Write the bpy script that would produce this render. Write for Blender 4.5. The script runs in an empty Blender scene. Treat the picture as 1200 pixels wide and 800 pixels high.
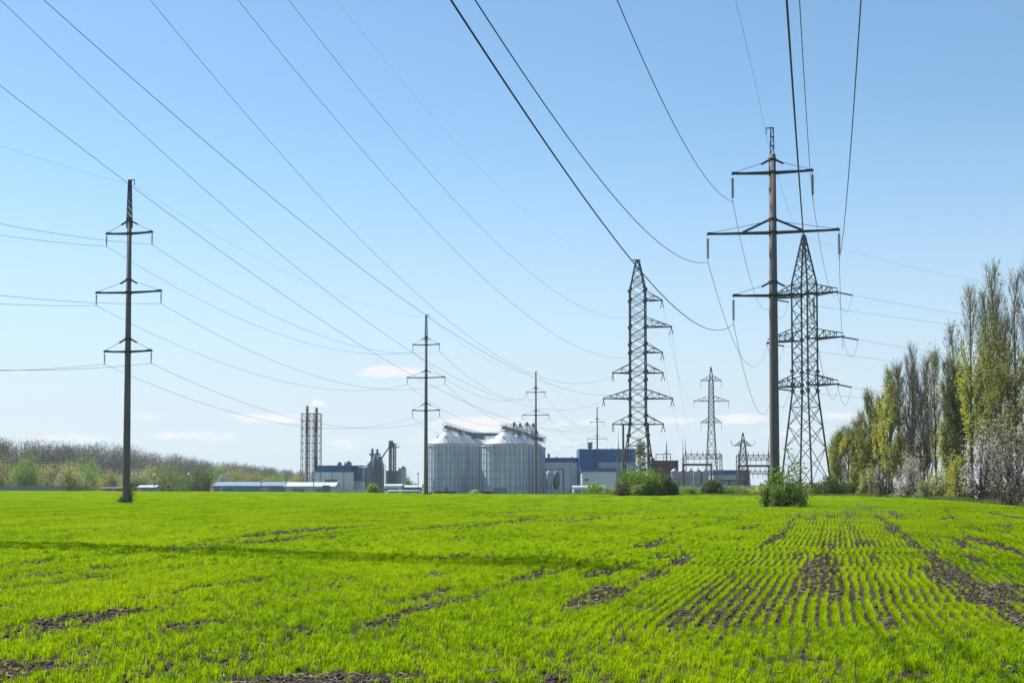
import bpy, math, random
import numpy as np
from mathutils import Vector
R = math.radians
scene = bpy.context.scene
COL = scene.collection
random.seed(7)
RNG = np.random.default_rng(11)

# ------------------------------------------------------------------ camera
F = 1600.0                       # focal length in units of a 1200 px wide frame
TILT = R(2.4)
CAMH = 1.65
HOR = 567.0
CY = HOR - F*math.tan(TILT)
FW = Vector((0, math.cos(TILT), math.sin(TILT)))
UP = Vector((0, -math.sin(TILT), math.cos(TILT)))
def ray(px, py):
    return FW + Vector((1, 0, 0))*((px-600)/F) + UP*((CY-py)/F)
def at(px, py, Y):
    """point of the place that lies Y metres ahead on that line of sight"""
    d = ray(px, py)
    return Vector((0, 0, CAMH)) + d*(Y/d.y)
def gx(px, Y): return at(px, HOR, Y).x
def gzz(py, Y): return at(600, py, Y).z

cam_d = bpy.data.cameras.new('camera'); cam = bpy.data.objects.new('camera', cam_d); COL.objects.link(cam)
cam.location = (0, 0, CAMH); cam.rotation_euler = (R(90)+TILT, 0, 0)
cam_d.sensor_width = 36; cam_d.lens = F/1200*36
cam_d.shift_y = (CY-400)/1200
cam_d.clip_start = 0.1; cam_d.clip_end = 8000
scene.camera = cam

# ------------------------------------------------------------------ terrain height
EDGE = [(-900, 330), (0, 330), (300, 290), (500, 235), (750, 205), (1000, 186), (1100, 142), (1200, 94), (1500, 62), (3000, 40)]
EX = np.array([e[0] for e in EDGE], float); EY = np.array([e[1] for e in EDGE], float)
def yedge(px): return np.interp(px, EX, EY)
def gz(x, y):
    if y < 20: return 0.0
    e = float(yedge(600+F*x/y))
    t = max(0.0, y-e)
    return -min(3.6, 0.012*t)

# ------------------------------------------------------------------ value noise
_T = RNG.random((256, 256))
def vnoise(x, y):
    x = np.asarray(x, float); y = np.asarray(y, float)
    xi = np.floor(x).astype(int); yi = np.floor(y).astype(int)
    fx = x-xi; fy = y-yi
    fx = fx*fx*(3-2*fx); fy = fy*fy*(3-2*fy)
    a = _T[xi % 256, yi % 256]; b = _T[(xi+1) % 256, yi % 256]
    c = _T[xi % 256, (yi+1) % 256]; d = _T[(xi+1) % 256, (yi+1) % 256]
    return (a*(1-fx)+b*fx)*(1-fy)+(c*(1-fx)+d*fx)*fy
def fbm(x, y, o=3):
    s = 0; a = .5; t = 0
    for i in range(o):
        s = s+a*vnoise(x*2**i+17.3*i, y*2**i+5.1*i); t += a; a *= .5
    return s/t
def sstep(a, b, x):
    t = np.clip((x-a)/(b-a), 0, 1); return t*t*(3-2*t)

def wave(x, y): return .012*np.sin(x*1.3+y*.5)*np.sin(y*.8)*np.exp(-np.asarray(y)/25.)+.012

# ------------------------------------------------------------------ mesh builder
class MB:
    def __init__(s): s.v = []; s.f = []; s.n = 0; s.sm = []
    def add(s, V, Fc, smooth=False):
        V = np.asarray(V, float).reshape(-1, 3)
        for f in Fc: s.f.append([i+s.n for i in f]); s.sm.append(smooth)
        s.v.append(V); s.n += len(V)
    def quads(s, Q):
        Q = np.asarray(Q, float); k = Q.shape[1]; n = len(Q)
        idx = (np.arange(n*k).reshape(n, k)+s.n).tolist()
        s.f += idx; s.sm += [False]*n
        s.v.append(Q.reshape(-1, 3)); s.n += n*k
    def box(s, x0, x1, y0, y1, z0, z1):
        V = [(x0,y0,z0),(x1,y0,z0),(x1,y1,z0),(x0,y1,z0),(x0,y0,z1),(x1,y0,z1),(x1,y1,z1),(x0,y1,z1)]
        s.add(V, [(3,2,1,0),(4,5,6,7),(0,1,5,4),(1,2,6,5),(2,3,7,6),(3,0,4,7)])
    def bar(s, p, q, w, h=None):
        p = np.array(p, float); q = np.array(q, float); d = q-p; L = np.linalg.norm(d)
        if L < 1e-6: return
        d /= L; r = np.array((0, 0, 1.)) if abs(d[2]) < .9 else np.array((0, 1., 0))
        a = np.cross(d, r); a /= np.linalg.norm(a); b = np.cross(a, d)
        a *= w/2; b *= (h or w)/2
        V = [p-a-b, p+a-b, p+a+b, p-a+b, q-a-b, q+a-b, q+a+b, q-a+b]
        s.add(V, [(0,1,2,3),(7,6,5,4),(1,0,4,5),(2,1,5,6),(3,2,6,7),(0,3,7,4)])
    def tube(s, pts, rad, n=6, cap=True, smooth=True):
        P = np.array([tuple(p) for p in pts], float); m = len(P)
        if np.isscalar(rad): rad = [rad]*m
        T = np.gradient(P, axis=0); T /= np.linalg.norm(T, axis=1)[:, None]+1e-12
        ref = np.array((0, 0, 1.)) if abs(T[:, 2]).mean() < .8 else np.array((1., 0, 0))
        A = np.cross(T, ref); A /= np.linalg.norm(A, axis=1)[:, None]+1e-12
        B = np.cross(A, T)
        th = np.arange(n)*2*math.pi/n
        V = P[:, None, :]+np.array(rad)[:, None, None]*(np.cos(th)[None, :, None]*A[:, None, :]+np.sin(th)[None, :, None]*B[:, None, :])
        Fc = []
        for i in range(m-1):
            for j in range(n):
                k = (j+1) % n
                Fc.append((i*n+j, (i+1)*n+j, (i+1)*n+k, i*n+k))
        if cap: Fc += [tuple(range(n)), tuple(range((m-1)*n, m*n))[::-1]]
        s.add(V.reshape(-1, 3), Fc, smooth)
    def lathe(s, prof, n=24, c=(0, 0, 0), smooth=True):
        V = []; Fc = []
        for r, z in prof:
            for j in range(n):
                a = j*2*math.pi/n; V.append((c[0]+r*math.cos(a), c[1]+r*math.sin(a), c[2]+z))
        for i in range(len(prof)-1):
            for j in range(n):
                k = (j+1) % n
                Fc.append((i*n+j, i*n+k, (i+1)*n+k, (i+1)*n+j))
        s.add(V, Fc, smooth)
        s.add(V[:n], [tuple(range(n))[::-1]]); s.add(V[-n:], [tuple(range(n))])
    def prism(s, poly, y0, y1):
        """polygon in x,z pushed from y0 to y1"""
        k = len(poly)
        V = [(x, y0, z) for x, z in poly]+[(x, y1, z) for x, z in poly]
        Fc = [tuple(range(k)), tuple(range(k, 2*k))[::-1]]
        for i in range(k):
            j = (i+1) % k; Fc.append((j, i, i+k, j+k))
        s.add(V, Fc)
    def build(s, name, m, parent=None, loc=None, rz=0):
        me = bpy.data.meshes.new(name)
        V = np.concatenate(s.v) if s.v else np.zeros((0, 3))
        tot = np.array([len(f) for f in s.f], dtype=np.int32)
        li = np.fromiter((i for f in s.f for i in f), dtype=np.int32, count=int(tot.sum()))
        me.vertices.add(len(V)); me.vertices.foreach_set('co', V.ravel())
        me.loops.add(len(li)); me.loops.foreach_set('vertex_index', li)
        me.polygons.add(len(tot))
        me.polygons.foreach_set('loop_start', np.concatenate(([0], np.cumsum(tot)[:-1])).astype(np.int32))
        me.polygons.foreach_set('use_smooth', np.array(s.sm, dtype=bool))
        me.update(calc_edges=True); me.validate()
        me.materials.append(m)
        o = bpy.data.objects.new(name, me); COL.objects.link(o)
        if parent is not None: o.parent = parent
        if loc is not None: o.location = loc
        if rz: o.rotation_euler = (0, 0, rz)
        return o

def tag(o, label, cat, group=None):
    o['label'] = label; o['category'] = cat
    if group: o['group'] = group
    return o
def kind(o, k, label=None):
    o['kind'] = k
    if label: o['label'] = label
    return o
def empty(name, loc, rz=0, label=None, cat=None, group=None):
    o = bpy.data.objects.new(name, None); COL.objects.link(o)
    o.location = loc; o.rotation_euler = (0, 0, rz); o.empty_display_size = .5
    if label: tag(o, label, cat, group)
    return o
KIDS = {}
def copy_tree(o, parent=None):
    c = o.copy(); COL.objects.link(c)
    if parent is not None: c.parent = parent
    for ch in list(o.children): copy_tree(ch, c)
    return c

# ------------------------------------------------------------------ materials
def newmat(name):
    m = bpy.data.materials.new(name); m.use_nodes = True
    nt = m.node_tree; nt.nodes.clear()
    out = nt.nodes.new('ShaderNodeOutputMaterial')
    return m, nt, out
def N(nt, t, **kw):
    n = nt.nodes.new(t)
    for k, v in kw.items():
        if k.startswith('i_'): n.inputs[int(k[2:])].default_value = v
        else: setattr(n, k, v)
    return n
def ramp(nt, fac, stops):
    r = nt.nodes.new('ShaderNodeValToRGB'); e = r.color_ramp.elements
    while len(e) < len(stops): e.new(.5)
    for q, (p, c) in zip(e, stops): q.position = p; q.color = (*c, 1) if len(c) == 3 else c
    nt.links.new(fac, r.inputs[0]); return r.outputs[0]
def solid(name, col, rough=.6, metal=0., var=.18, scale=1.5, stretch=(1, 1, 1), bump=0., corr=None, spec=.4):
    """principled with blotchy wear; corr=(axis, period, depth) adds ribbed sheet"""
    m, nt, out = newmat(name); L = nt.links.new
    tc = N(nt, 'ShaderNodeTexCoord'); mp = N(nt, 'ShaderNodeMapping')
    mp.inputs['Scale'].default_value = tuple(scale*s for s in stretch)
    L(tc.outputs['Object'], mp.inputs[0])
    no = N(nt, 'ShaderNodeTexNoise'); no.inputs['Scale'].default_value = 1; no.inputs['Detail'].default_value = 6; no.inputs['Roughness'].default_value = .65
    L(mp.outputs[0], no.inputs['Vector'])
    c = ramp(nt, no.outputs['Fac'], [(.3, tuple(max(0, k*(1-var)) for k in col)), (.7, tuple(min(1, k*(1+var)) for k in col))])
    b = N(nt, 'ShaderNodeBsdfPrincipled')
    L(c, b.inputs['Base Color']); b.inputs['Roughness'].default_value = rough; b.inputs['Metallic'].default_value = metal
    b.inputs['Specular IOR Level'].default_value = spec
    h = None
    if corr:
        sx = N(nt, 'ShaderNodeSeparateXYZ'); L(tc.outputs['Object'], sx.inputs[0])
        if corr[0] == 'A':
            ad = N(nt, 'ShaderNodeMath', operation='ADD'); L(sx.outputs['X'], ad.inputs[0]); L(sx.outputs['Y'], ad.inputs[1]); src = ad.outputs[0]
        else: src = sx.outputs[corr[0]]
        mu = N(nt, 'ShaderNodeMath', operation='MULTIPLY'); L(src, mu.inputs[0]); mu.inputs[1].default_value = 2*math.pi/corr[1]
        si = N(nt, 'ShaderNodeMath', operation='SINE'); L(mu.outputs[0], si.inputs[0])
        h = si.outputs[0]; dist = corr[2]
    elif bump: h = no.outputs['Fac']; dist = bump
    if h is not None:
        bp = N(nt, 'ShaderNodeBump'); bp.inputs['Distance'].default_value = dist; bp.inputs['Strength'].default_value = .7
        L(h, bp.inputs['Height']); L(bp.outputs[0], b.inputs['Normal'])
    L(b.outputs[0], out.inputs[0]); return m
def leafmat(name, c1, c2, trans=.5, rough=.55, nscale=.9):
    m, nt, out = newmat(name); L = nt.links.new
    tc = N(nt, 'ShaderNodeTexCoord')
    no = N(nt, 'ShaderNodeTexNoise'); no.inputs['Scale'].default_value = nscale; no.inputs['Detail'].default_value = 5; no.inputs['Roughness'].default_value = .75
    L(tc.outputs['Object'], no.inputs['Vector'])
    c = ramp(nt, no.outputs['Fac'], [(.35, c1), (.65, c2)])
    hs = N(nt, 'ShaderNodeHueSaturation'); oi = N(nt, 'ShaderNodeObjectInfo')
    mr = N(nt, 'ShaderNodeMapRange'); mr.inputs[3].default_value = .8; mr.inputs[4].default_value = 1.2
    L(oi.outputs['Random'], mr.inputs[0]); L(mr.outputs[0], hs.inputs['Value']); L(c, hs.inputs['Color'])
    d = N(nt, 'ShaderNodeBsdfPrincipled'); d.inputs['Roughness'].default_value = rough; d.inputs['Specular IOR Level'].default_value = .25
    t = N(nt, 'ShaderNodeBsdfTranslucent'); mx = N(nt, 'ShaderNodeMixShader'); mx.inputs[0].default_value = trans
    L(hs.outputs[0], d.inputs['Base Color']); L(hs.outputs[0], t.inputs['Color'])
    L(d.outputs[0], mx.inputs[1]); L(t.outputs[0], mx.inputs[2]); L(mx.outputs[0], out.inputs[0]); return m

M = {}
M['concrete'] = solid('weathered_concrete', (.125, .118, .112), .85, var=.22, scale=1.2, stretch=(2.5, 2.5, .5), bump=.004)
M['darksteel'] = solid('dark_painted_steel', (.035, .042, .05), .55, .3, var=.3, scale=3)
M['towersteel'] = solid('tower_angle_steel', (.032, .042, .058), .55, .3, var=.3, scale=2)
M['galv'] = solid('grey_galvanised_steel', (.16, .18, .2), .5, .5, var=.25, scale=2)
M['glass_ins'] = solid('brown_glazed_insulator', (.06, .045, .045), .3, 0, var=.3, scale=5)
M['wire'] = solid('aged_aluminium_cable', (.07, .08, .09), .5, .6, var=.2, scale=1)
M['wirethin'] = solid('thin_steel_earth_wire', (.1, .11, .12), .5, .6, var=.2, scale=1)
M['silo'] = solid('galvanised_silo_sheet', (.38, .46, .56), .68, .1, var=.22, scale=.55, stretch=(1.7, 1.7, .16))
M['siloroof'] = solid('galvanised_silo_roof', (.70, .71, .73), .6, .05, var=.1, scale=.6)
M['silorib'] = solid('silo_stiffener_steel', (.2, .24, .28), .5, .5, var=.2, scale=1)
M['bluesheet'] = solid('blue_ribbed_cladding', (.014, .105, .27), .5, 0, var=.14, scale=.4, stretch=(2, 2, .4), corr=('A', .5, .02))
M['whitesheet'] = solid('pale_ribbed_cladding', (.58, .62, .68), .55, 0, var=.1, scale=.4, stretch=(2, 2, .4), corr=('A', .5, .015))
M['greysheet'] = solid('grey_ribbed_cladding', (.38, .42, .48), .55, .1, var=.14, scale=.4, stretch=(2, 2, .4), corr=('A', .6, .02))
M['bluegrey'] = solid('faded_bluegrey_sheet', (.12, .19, .27), .55, .1, var=.2, scale=.5, stretch=(2, 2, .4), corr=('A', .8, .02))
M['palesheet'] = solid('pale_roof_sheet', (.40, .43, .47), .5, .2, var=.15, scale=.4, corr=('X', .8, .02))
M['teal'] = solid('teal_painted_sheet', (.03, .18, .24), .5, 0, var=.15, scale=1)
M['redbrown'] = solid('red_oxide_sheet', (.085, .035, .04), .65, 0, var=.3, scale=.8)
M['brick'] = solid('dark_red_brick', (.105, .05, .045), .85, 0, var=.3, scale=2.5)
M['rust'] = solid('rusty_stack_paint', (.15, .065, .05), .7, .1, var=.35, scale=1.2, stretch=(1, 1, .4))
M['whitepaint'] = solid('white_paint', (.68, .69, .7), .5, 0, var=.08, scale=1)
M['stackgrey'] = solid('grey_stack_paint', (.33, .34, .36), .6, .2, var=.2, scale=1, stretch=(1, 1, .4))
M['winglass'] = solid('dark_window_glass', (.02, .03, .045), .12, 0, var=.3, scale=.8, spec=.6)
M['plaster'] = solid('pale_plaster', (.45, .46, .46), .85, 0, var=.12, scale=.7)
M['midmetal'] = solid('dusty_grey_metal', (.28, .31, .36), .6, .2, var=.35, scale=.7)
M['darkmetal'] = solid('sooty_dark_metal', (.13, .15, .19), .6, .3, var=.35, scale=.9)
M['bark'] = solid('grey_brown_bark', (.085, .068, .055), .9, 0, var=.35, scale=3, stretch=(3, 3, .7), bump=.01)
M['darkbark'] = solid('dark_bark', (.045, .036, .033), .9, 0, var=.35, scale=3, stretch=(3, 3, .7), bump=.01)
M['twig'] = solid('grey_twigs', (.165, .14, .115), .85, 0, var=.3, scale=.6)
M['twig_purple'] = solid('purple_grey_twigs', (.088, .078, .066), .85, 0, var=.3, scale=.4)
M['twig_olive'] = solid('olive_twigs', (.17, .17, .075), .85, 0, var=.3, scale=.5)
M['leaf_yellow'] = leafmat('spring_yellow_leaves', (.36, .38, .05), (.50, .48, .07))
M['leaf_olive'] = leafmat('olive_spring_leaves', (.22, .25, .06), (.35, .37, .085))
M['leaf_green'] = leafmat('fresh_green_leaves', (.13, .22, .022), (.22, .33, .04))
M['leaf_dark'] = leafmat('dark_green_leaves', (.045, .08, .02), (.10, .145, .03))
M['leaf_muted'] = leafmat('muted_spring_leaves', (.25, .26, .075), (.37, .37, .11))
M['leaf_pale'] = leafmat('pale_green_leaves', (.24, .29, .13), (.36, .40, .18))
M['blossom'] = leafmat('white_pink_blossom', (.40, .345, .34), (.58, .52, .50), trans=.3)
M['dryleaf'] = leafmat('dry_shrub_leaves', (.11, .085, .055), (.19, .15, .09), trans=.25)
M['wood_green'] = leafmat('distant_wood_green', (.09, .11, .055), (.15, .18, .075), trans=.25, nscale=.12)
M['straw'] = solid('pale_straw', (.30, .255, .19), .8, 0, var=.3, scale=8)
M['clod'] = solid('earth_clod', (.055, .040, .027), .95, 0, var=.4, scale=9, bump=.02)

def wheatmat():
    m, nt, out = newmat('young_wheat_leaf'); L = nt.links.new
    geo = N(nt, 'ShaderNodeNewGeometry')
    n1 = N(nt, 'ShaderNodeTexNoise'); n1.inputs['Scale'].default_value = .22; n1.inputs['Detail'].default_value = 4
    mp = N(nt, 'ShaderNodeMapping'); mp.inputs['Rotation'].default_value = (0, 0, R(13)); mp.inputs['Scale'].default_value = (1.5, .5, 1)
    L(geo.outputs['Position'], mp.inputs[0]); L(mp.outputs[0], n1.inputs['Vector'])
    n2 = N(nt, 'ShaderNodeTexNoise'); n2.inputs['Scale'].default_value = 9; n2.inputs['Detail'].default_value = 3
    L(geo.outputs['Position'], n2.inputs['Vector'])
    ad = N(nt, 'ShaderNodeMath', operation='MULTIPLY_ADD'); L(n2.outputs['Fac'], ad.inputs[0]); ad.inputs[1].default_value = .6
    sb = N(nt, 'ShaderNodeMath', operation='MULTIPLY'); L(n1.outputs['Fac'], sb.inputs[0]); sb.inputs[1].default_value = .5
    L(sb.outputs[0], ad.inputs[2])
    oi = N(nt, 'ShaderNodeObjectInfo'); a3 = N(nt, 'ShaderNodeMath', operation='MULTIPLY_ADD'); L(oi.outputs['Random'], a3.inputs[0]); a3.inputs[1].default_value = .26
    a4 = N(nt, 'ShaderNodeMath', operation='ADD'); L(ad.outputs[0], a3.inputs[2]); L(a3.outputs[0], a4.inputs[0]); a4.inputs[1].default_value = -.13
    c = ramp(nt, a4.outputs[0], [(.30, (.07, .175, .003)), (.42, WG[0]), (.54, WG[1]), (.72, WG[2])])
    d = N(nt, 'ShaderNodeBsdfPrincipled'); d.inputs['Roughness'].default_value = .6; d.inputs['Specular IOR Level'].default_value = .05
    t = N(nt, 'ShaderNodeBsdfTranslucent'); mx = N(nt, 'ShaderNodeMixShader'); mx.inputs[0].default_value = .5
    L(c, d.inputs['Base Color']); L(c, t.inputs['Color'])
    L(d.outputs[0], mx.inputs[1]); L(t.outputs[0], mx.inputs[2]); L(mx.outputs[0], out.inputs[0]); return m
WG = [(.165, .295, .001), (.285, .44, .001), (.385, .50, .0015)]
M['wheat'] = wheatmat()

def soilmat():
    m, nt, out = newmat('field_soil'); L = nt.links.new
    geo = N(nt, 'ShaderNodeNewGeometry')
    n1 = N(nt, 'ShaderNodeTexNoise'); n1.inputs['Scale'].default_value = 14; n1.inputs['Detail'].default_value = 9; n1.inputs['Roughness'].default_value = .7
    L(geo.outputs['Position'], n1.inputs['Vector'])
    soil = ramp(nt, n1.outputs['Fac'], [(.3, (.028, .020, .013)), (.6, (.06, .044, .028)), (.8, (.11, .082, .055))])
    n2 = N(nt, 'ShaderNodeTexNoise'); n2.inputs['Scale'].default_value = 1.4; n2.inputs['Detail'].default_value = 8; n2.inputs['Roughness'].default_value = .7
    L(geo.outputs['Position'], n2.inputs['Vector'])
    green = ramp(nt, n2.outputs['Fac'], [(.3, (.10, .17, .001)), (.55, (.14, .22, .001)), (.75, (.18, .25, .002))])
    sx = N(nt, 'ShaderNodeSeparateXYZ'); L(geo.outputs['Position'], sx.inputs[0])
    mr = N(nt, 'ShaderNodeMapRange', interpolation_type='SMOOTHSTEP'); mr.inputs[1].default_value = 60; mr.inputs[2].default_value = 170
    mr.inputs[3].default_value = .0; mr.inputs[4].default_value = 1
    L(sx.outputs['Y'], mr.inputs[0])
    mx = N(nt, 'ShaderNodeMix', data_type='RGBA'); L(mr.outputs[0], mx.inputs['Factor']); L(soil, mx.inputs['A']); L(green, mx.inputs['B'])
    b = N(nt, 'ShaderNodeBsdfPrincipled'); b.inputs['Roughness'].default_value = .95; b.inputs['Specular IOR Level'].default_value = .1
    L(mx.outputs['Result'], b.inputs['Base Color'])
    bp = N(nt, 'ShaderNodeBump'); bp.inputs['Distance'].default_value = .05; bp.inputs['Strength'].default_value = .9
    L(n1.outputs['Fac'], bp.inputs['Height']); L(bp.outputs[0], b.inputs['Normal'])
    L(b.outputs[0], out.inputs[0]); return m
M['soil'] = soilmat()
M['verge'] = solid('rough_verge_grass', (.11, .135, .045), .9, 0, var=.45, scale=.5, bump=.05)

# ------------------------------------------------------------------ world, sun
SUN_EL = R(55); SUN_AZ = R(-58)      # azimuth measured from +Y towards +X
to_sun = Vector((math.sin(SUN_AZ)*math.cos(SUN_EL), math.cos(SUN_AZ)*math.cos(SUN_EL), math.sin(SUN_EL)))
w = bpy.data.worlds.new('World'); scene.world = w; w.use_nodes = True
nt = w.node_tree; nt.nodes.clear(); L = nt.links.new
wo = N(nt, 'ShaderNodeOutputWorld'); bg = N(nt, 'ShaderNodeBackground')
sky = N(nt, 'ShaderNodeTexSky'); sky.sky_type = 'NISHITA'; sky.sun_disc = False
sky.sun_elevation = SUN_EL; sky.sun_rotation = SUN_AZ; sky.altitude = 100
sky.air_density = 1.0; sky.dust_density = 0.2; sky.ozone_density = 2.5
bg.inputs['Strength'].default_value = .072
tc = N(nt, 'ShaderNodeTexCoord'); sp = N(nt, 'ShaderNodeSeparateXYZ'); L(tc.outputs['Generated'], sp.inputs[0])
azn = N(nt, 'ShaderNodeMath', operation='ARCTAN2'); L(sp.outputs['X'], azn.inputs[0]); L(sp.outputs['Y'], azn.inputs[1])
eln = N(nt, 'ShaderNodeMath', operation='ARCSINE'); L(sp.outputs['Z'], eln.inputs[0])
CL = [(455,435,38,7,1), (315,490,40,6,.9), (563,497,55,9,.95), (866,491,32,6,.85), (985,487,24,5,.6), (372,472,10,4,.8), (225,511,55,5,.5),
      (75,515,55,6,.5), (172,487,20,4,.5), (690,494,16,4,.6), (652,496,14,5,.5), (795,492,26,5,.55), (510,512,26,8,.4), (640,520,80,8,.3), (930,505,40,7,.4), (1010,505,22,5,.35), (400,520,45,6,.3), (130,530,60,5,.3)]
prev = None
for (cx, cy_, hw, hh, st) in CL:
    a = math.atan((cx-600)/F); e = math.atan((HOR-cy_)/F)*math.cos(a)
    u = N(nt, 'ShaderNodeMath', operation='SUBTRACT'); L(azn.outputs[0], u.inputs[0]); u.inputs[1].default_value = a
    u2 = N(nt, 'ShaderNodeMath', operation='MULTIPLY'); L(u.outputs[0], u2.inputs[0]); u2.inputs[1].default_value = F/hw/1.3
    v = N(nt, 'ShaderNodeMath', operation='SUBTRACT'); L(eln.outputs[0], v.inputs[0]); v.inputs[1].default_value = e
    v2 = N(nt, 'ShaderNodeMath', operation='MULTIPLY'); L(v.outputs[0], v2.inputs[0]); v2.inputs[1].default_value = F/hh/1.3
    uu = N(nt, 'ShaderNodeMath', operation='MULTIPLY'); L(u2.outputs[0], uu.inputs[0]); L(u2.outputs[0], uu.inputs[1])
    vv = N(nt, 'ShaderNodeMath', operation='MULTIPLY_ADD'); L(v2.outputs[0], vv.inputs[0]); L(v2.outputs[0], vv.inputs[1]); L(uu.outputs[0], vv.inputs[2])
    q = N(nt, 'ShaderNodeMath', operation='MULTIPLY_ADD'); L(vv.outputs[0], q.inputs[0]); q.inputs[1].default_value = -st; q.inputs[2].default_value = st
    if prev is None: prev = q.outputs[0]
    else:
        mxn = N(nt, 'ShaderNodeMath', operation='MAXIMUM'); L(prev, mxn.inputs[0]); L(q.outputs[0], mxn.inputs[1]); prev = mxn.outputs[0]
cb = N(nt, 'ShaderNodeCombineXYZ'); L(azn.outputs[0], cb.inputs[0]); L(eln.outputs[0], cb.inputs[1])
mp = N(nt, 'ShaderNodeMapping'); mp.inputs['Scale'].default_value = (70, 210, 1); L(cb.outputs[0], mp.inputs[0])
cn = N(nt, 'ShaderNodeTexNoise'); cn.inputs['Scale'].default_value = 1; cn.inputs['Detail'].default_value = 7; cn.inputs['Roughness'].default_value = .6
L(mp.outputs[0], cn.inputs['Vector'])
cs = N(nt, 'ShaderNodeMath', operation='MULTIPLY_ADD'); L(cn.outputs['Fac'], cs.inputs[0]); cs.inputs[1].default_value = 1.6; L(prev, cs.inputs[2])
cm = N(nt, 'ShaderNodeMapRange', interpolation_type='SMOOTHSTEP'); L(cs.outputs[0], cm.inputs[0])
cm.inputs[1].default_value = .85; cm.inputs[2].default_value = 1.6; cm.inputs[3].default_value = 0; cm.inputs[4].default_value = .95
mix = N(nt, 'ShaderNodeMix', data_type='RGBA'); L(cm.outputs[0], mix.inputs['Factor']); 
# the milky air low over the horizon belongs to the sky itself
hz = N(nt, 'ShaderNodeMapRange', interpolation_type='SMOOTHERSTEP'); L(eln.outputs[0], hz.inputs[0])
hz.inputs[1].default_value = R(-4); hz.inputs[2].default_value = R(17.5); hz.inputs[3].default_value = .97; hz.inputs[4].default_value = 0
tint = N(nt, 'ShaderNodeMix', data_type='RGBA', blend_type='MULTIPLY'); tint.inputs['Factor'].default_value = 1; L(sky.outputs[0], tint.inputs['A']); tint.inputs['B'].default_value = (1.05, 1.20, 1.21, 1)
hm = N(nt, 'ShaderNodeMix', data_type='RGBA'); L(hz.outputs[0], hm.inputs['Factor']); L(tint.outputs['Result'], hm.inputs['A']); hm.inputs['B'].default_value = (5.0, 5.75, 6.75, 1)
L(hm.outputs['Result'], mix.inputs['A'])
mix.inputs['B'].default_value = (7.2, 7.2, 7.4, 1)
L(mix.outputs['Result'], bg.inputs['Color']); L(bg.outputs[0], wo.inputs[0])
sd = bpy.data.lights.new('sun', 'SUN'); sd.energy = 5.0; sd.angle = R(.53); sd.color = (1, .95, .87)
so = bpy.data.objects.new('sun', sd); COL.objects.link(so); so.location = (-60, 40, 80)
so.rotation_euler = (-to_sun).to_track_quat('-Z', 'Y').to_euler()
scene.view_settings.view_transform = 'Standard'; scene.view_settings.look = 'None'
scene.view_settings.gamma = 1; scene.view_settings.exposure = 0.85
scene.render.engine = 'CYCLES'
scene.cycles.max_bounces = 6; scene.cycles.transparent_max_bounces = 8
scene.render.resolution_x = 1024; scene.render.resolution_y = 682

# ------------------------------------------------------------------ ground
def ax(lims):
    a = []
    for (p, q, n) in lims: a += list(np.linspace(p, q, n, endpoint=False))
    a.append(lims[-1][1]); return np.array(a)
xs = ax([(-1300, -300, 20), (-300, 300, 60), (300, 1300, 20)])
ys = ax([(-120, 60, 12), (60, 500, 66), (500, 1700, 24)])
b = MB(); V = [(x, y, gz(x, y)-.05) for y in ys for x in xs]; nx = len(xs)
b.add(V, [(j*nx+i, j*nx+i+1, (j+1)*nx+i+1, (j+1)*nx+i) for j in range(len(ys)-1) for i in range(nx-1)], True)
kind(b.build('ground', M['verge']), 'structure')
b = MB(); PX = np.linspace(-900, 2400, 111); TT = np.linspace(0, 1, 60)**1.8
V = []
for t in TT:
    for px in PX:
        e = float(yedge(px)) + 3*math.sin(px*.021)+2*math.sin(px*.063)
        y = 4+(e-4)*t; x = (px-600)/F*y; z = gz(x, y)+wave(x, y)
        V.append((x, y, z))
n = len(PX)
b.add(V, [(j*n+i, j*n+i+1, (j+1)*n+i+1, (j+1)*n+i) for j in range(len(TT)-1) for i in range(n-1)], True)
kind(b.build('field', M['soil']), 'structure')

# ------------------------------------------------------------------ young wheat (stuff)
SL = .234
TRAM = [(-5.0, .17, 1.0, .12), (-1.75, .15, 1.1, .25), (-.55, .07, .6, .5), (.75, .13, .9, .36), (2.25, .21, 1.15, .12), (3.1, .08, .8, .45), (4.3, .12, .8, .4), (5.9, .16, .8, .4),
        (-9.6, .2, .85, .45), (-12.4, .2, .7, .5), (-16.2, .28, .9, .42), (-21.5, .3, .8, .5), (-27., .3, .7, .5), (9., .2, .7, .5)]
def cwob(x, y): return x-SL*y+.35*(fbm(y*.045+3, y*0+2.2, 2)-.5)+.10*(vnoise(y*.7, x*.15)-.5)+.05*(vnoise(y*2.1, x*.3)-.5)
def exposure(x, y):
    c = cwob(x, y)
    g = sstep(.62, .76, fbm(c*.9+40, y*.08+9, 3))*.8
    g = g+sstep(.64, .80, fbm(c*2.6+11, y*.2+3, 2))*.85
    for ci, wi, am, th in TRAM:
        g = g+am*np.exp(-((c-ci-.25*(vnoise(y*.35+ci*3, y*0+1.)-.5))/(wi*.8))**2)*sstep(th, th+.3, fbm(c*1.1+ci*7, y*.13+ci, 3))
    g = g+.75*sstep(.70, .82, fbm(x*2.1+7, y*1.5+2, 2))
    hb = sstep(.45, .62, fbm(x*.7+80, y*1.5+31, 3))*sstep(13.0, 11.7, y-.6*fbm(x*.5, y*0, 2))*sstep(3.5, -1.5, x)
    g = g+1.2*hb
    head = sstep(16.2, 14.8, y+.8*(vnoise(x*.8, y*.3)-.5))
    return np.clip(g*(1-.65*head*(1-np.clip(hb, 0, 1))), 0, 1), c, head
def tidy(x, y, c):      # 1 where drill rows stand apart
    return sstep(-4.2, -1.8, c)*sstep(11, 3.5, c)*sstep(150, 70, y)
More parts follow.
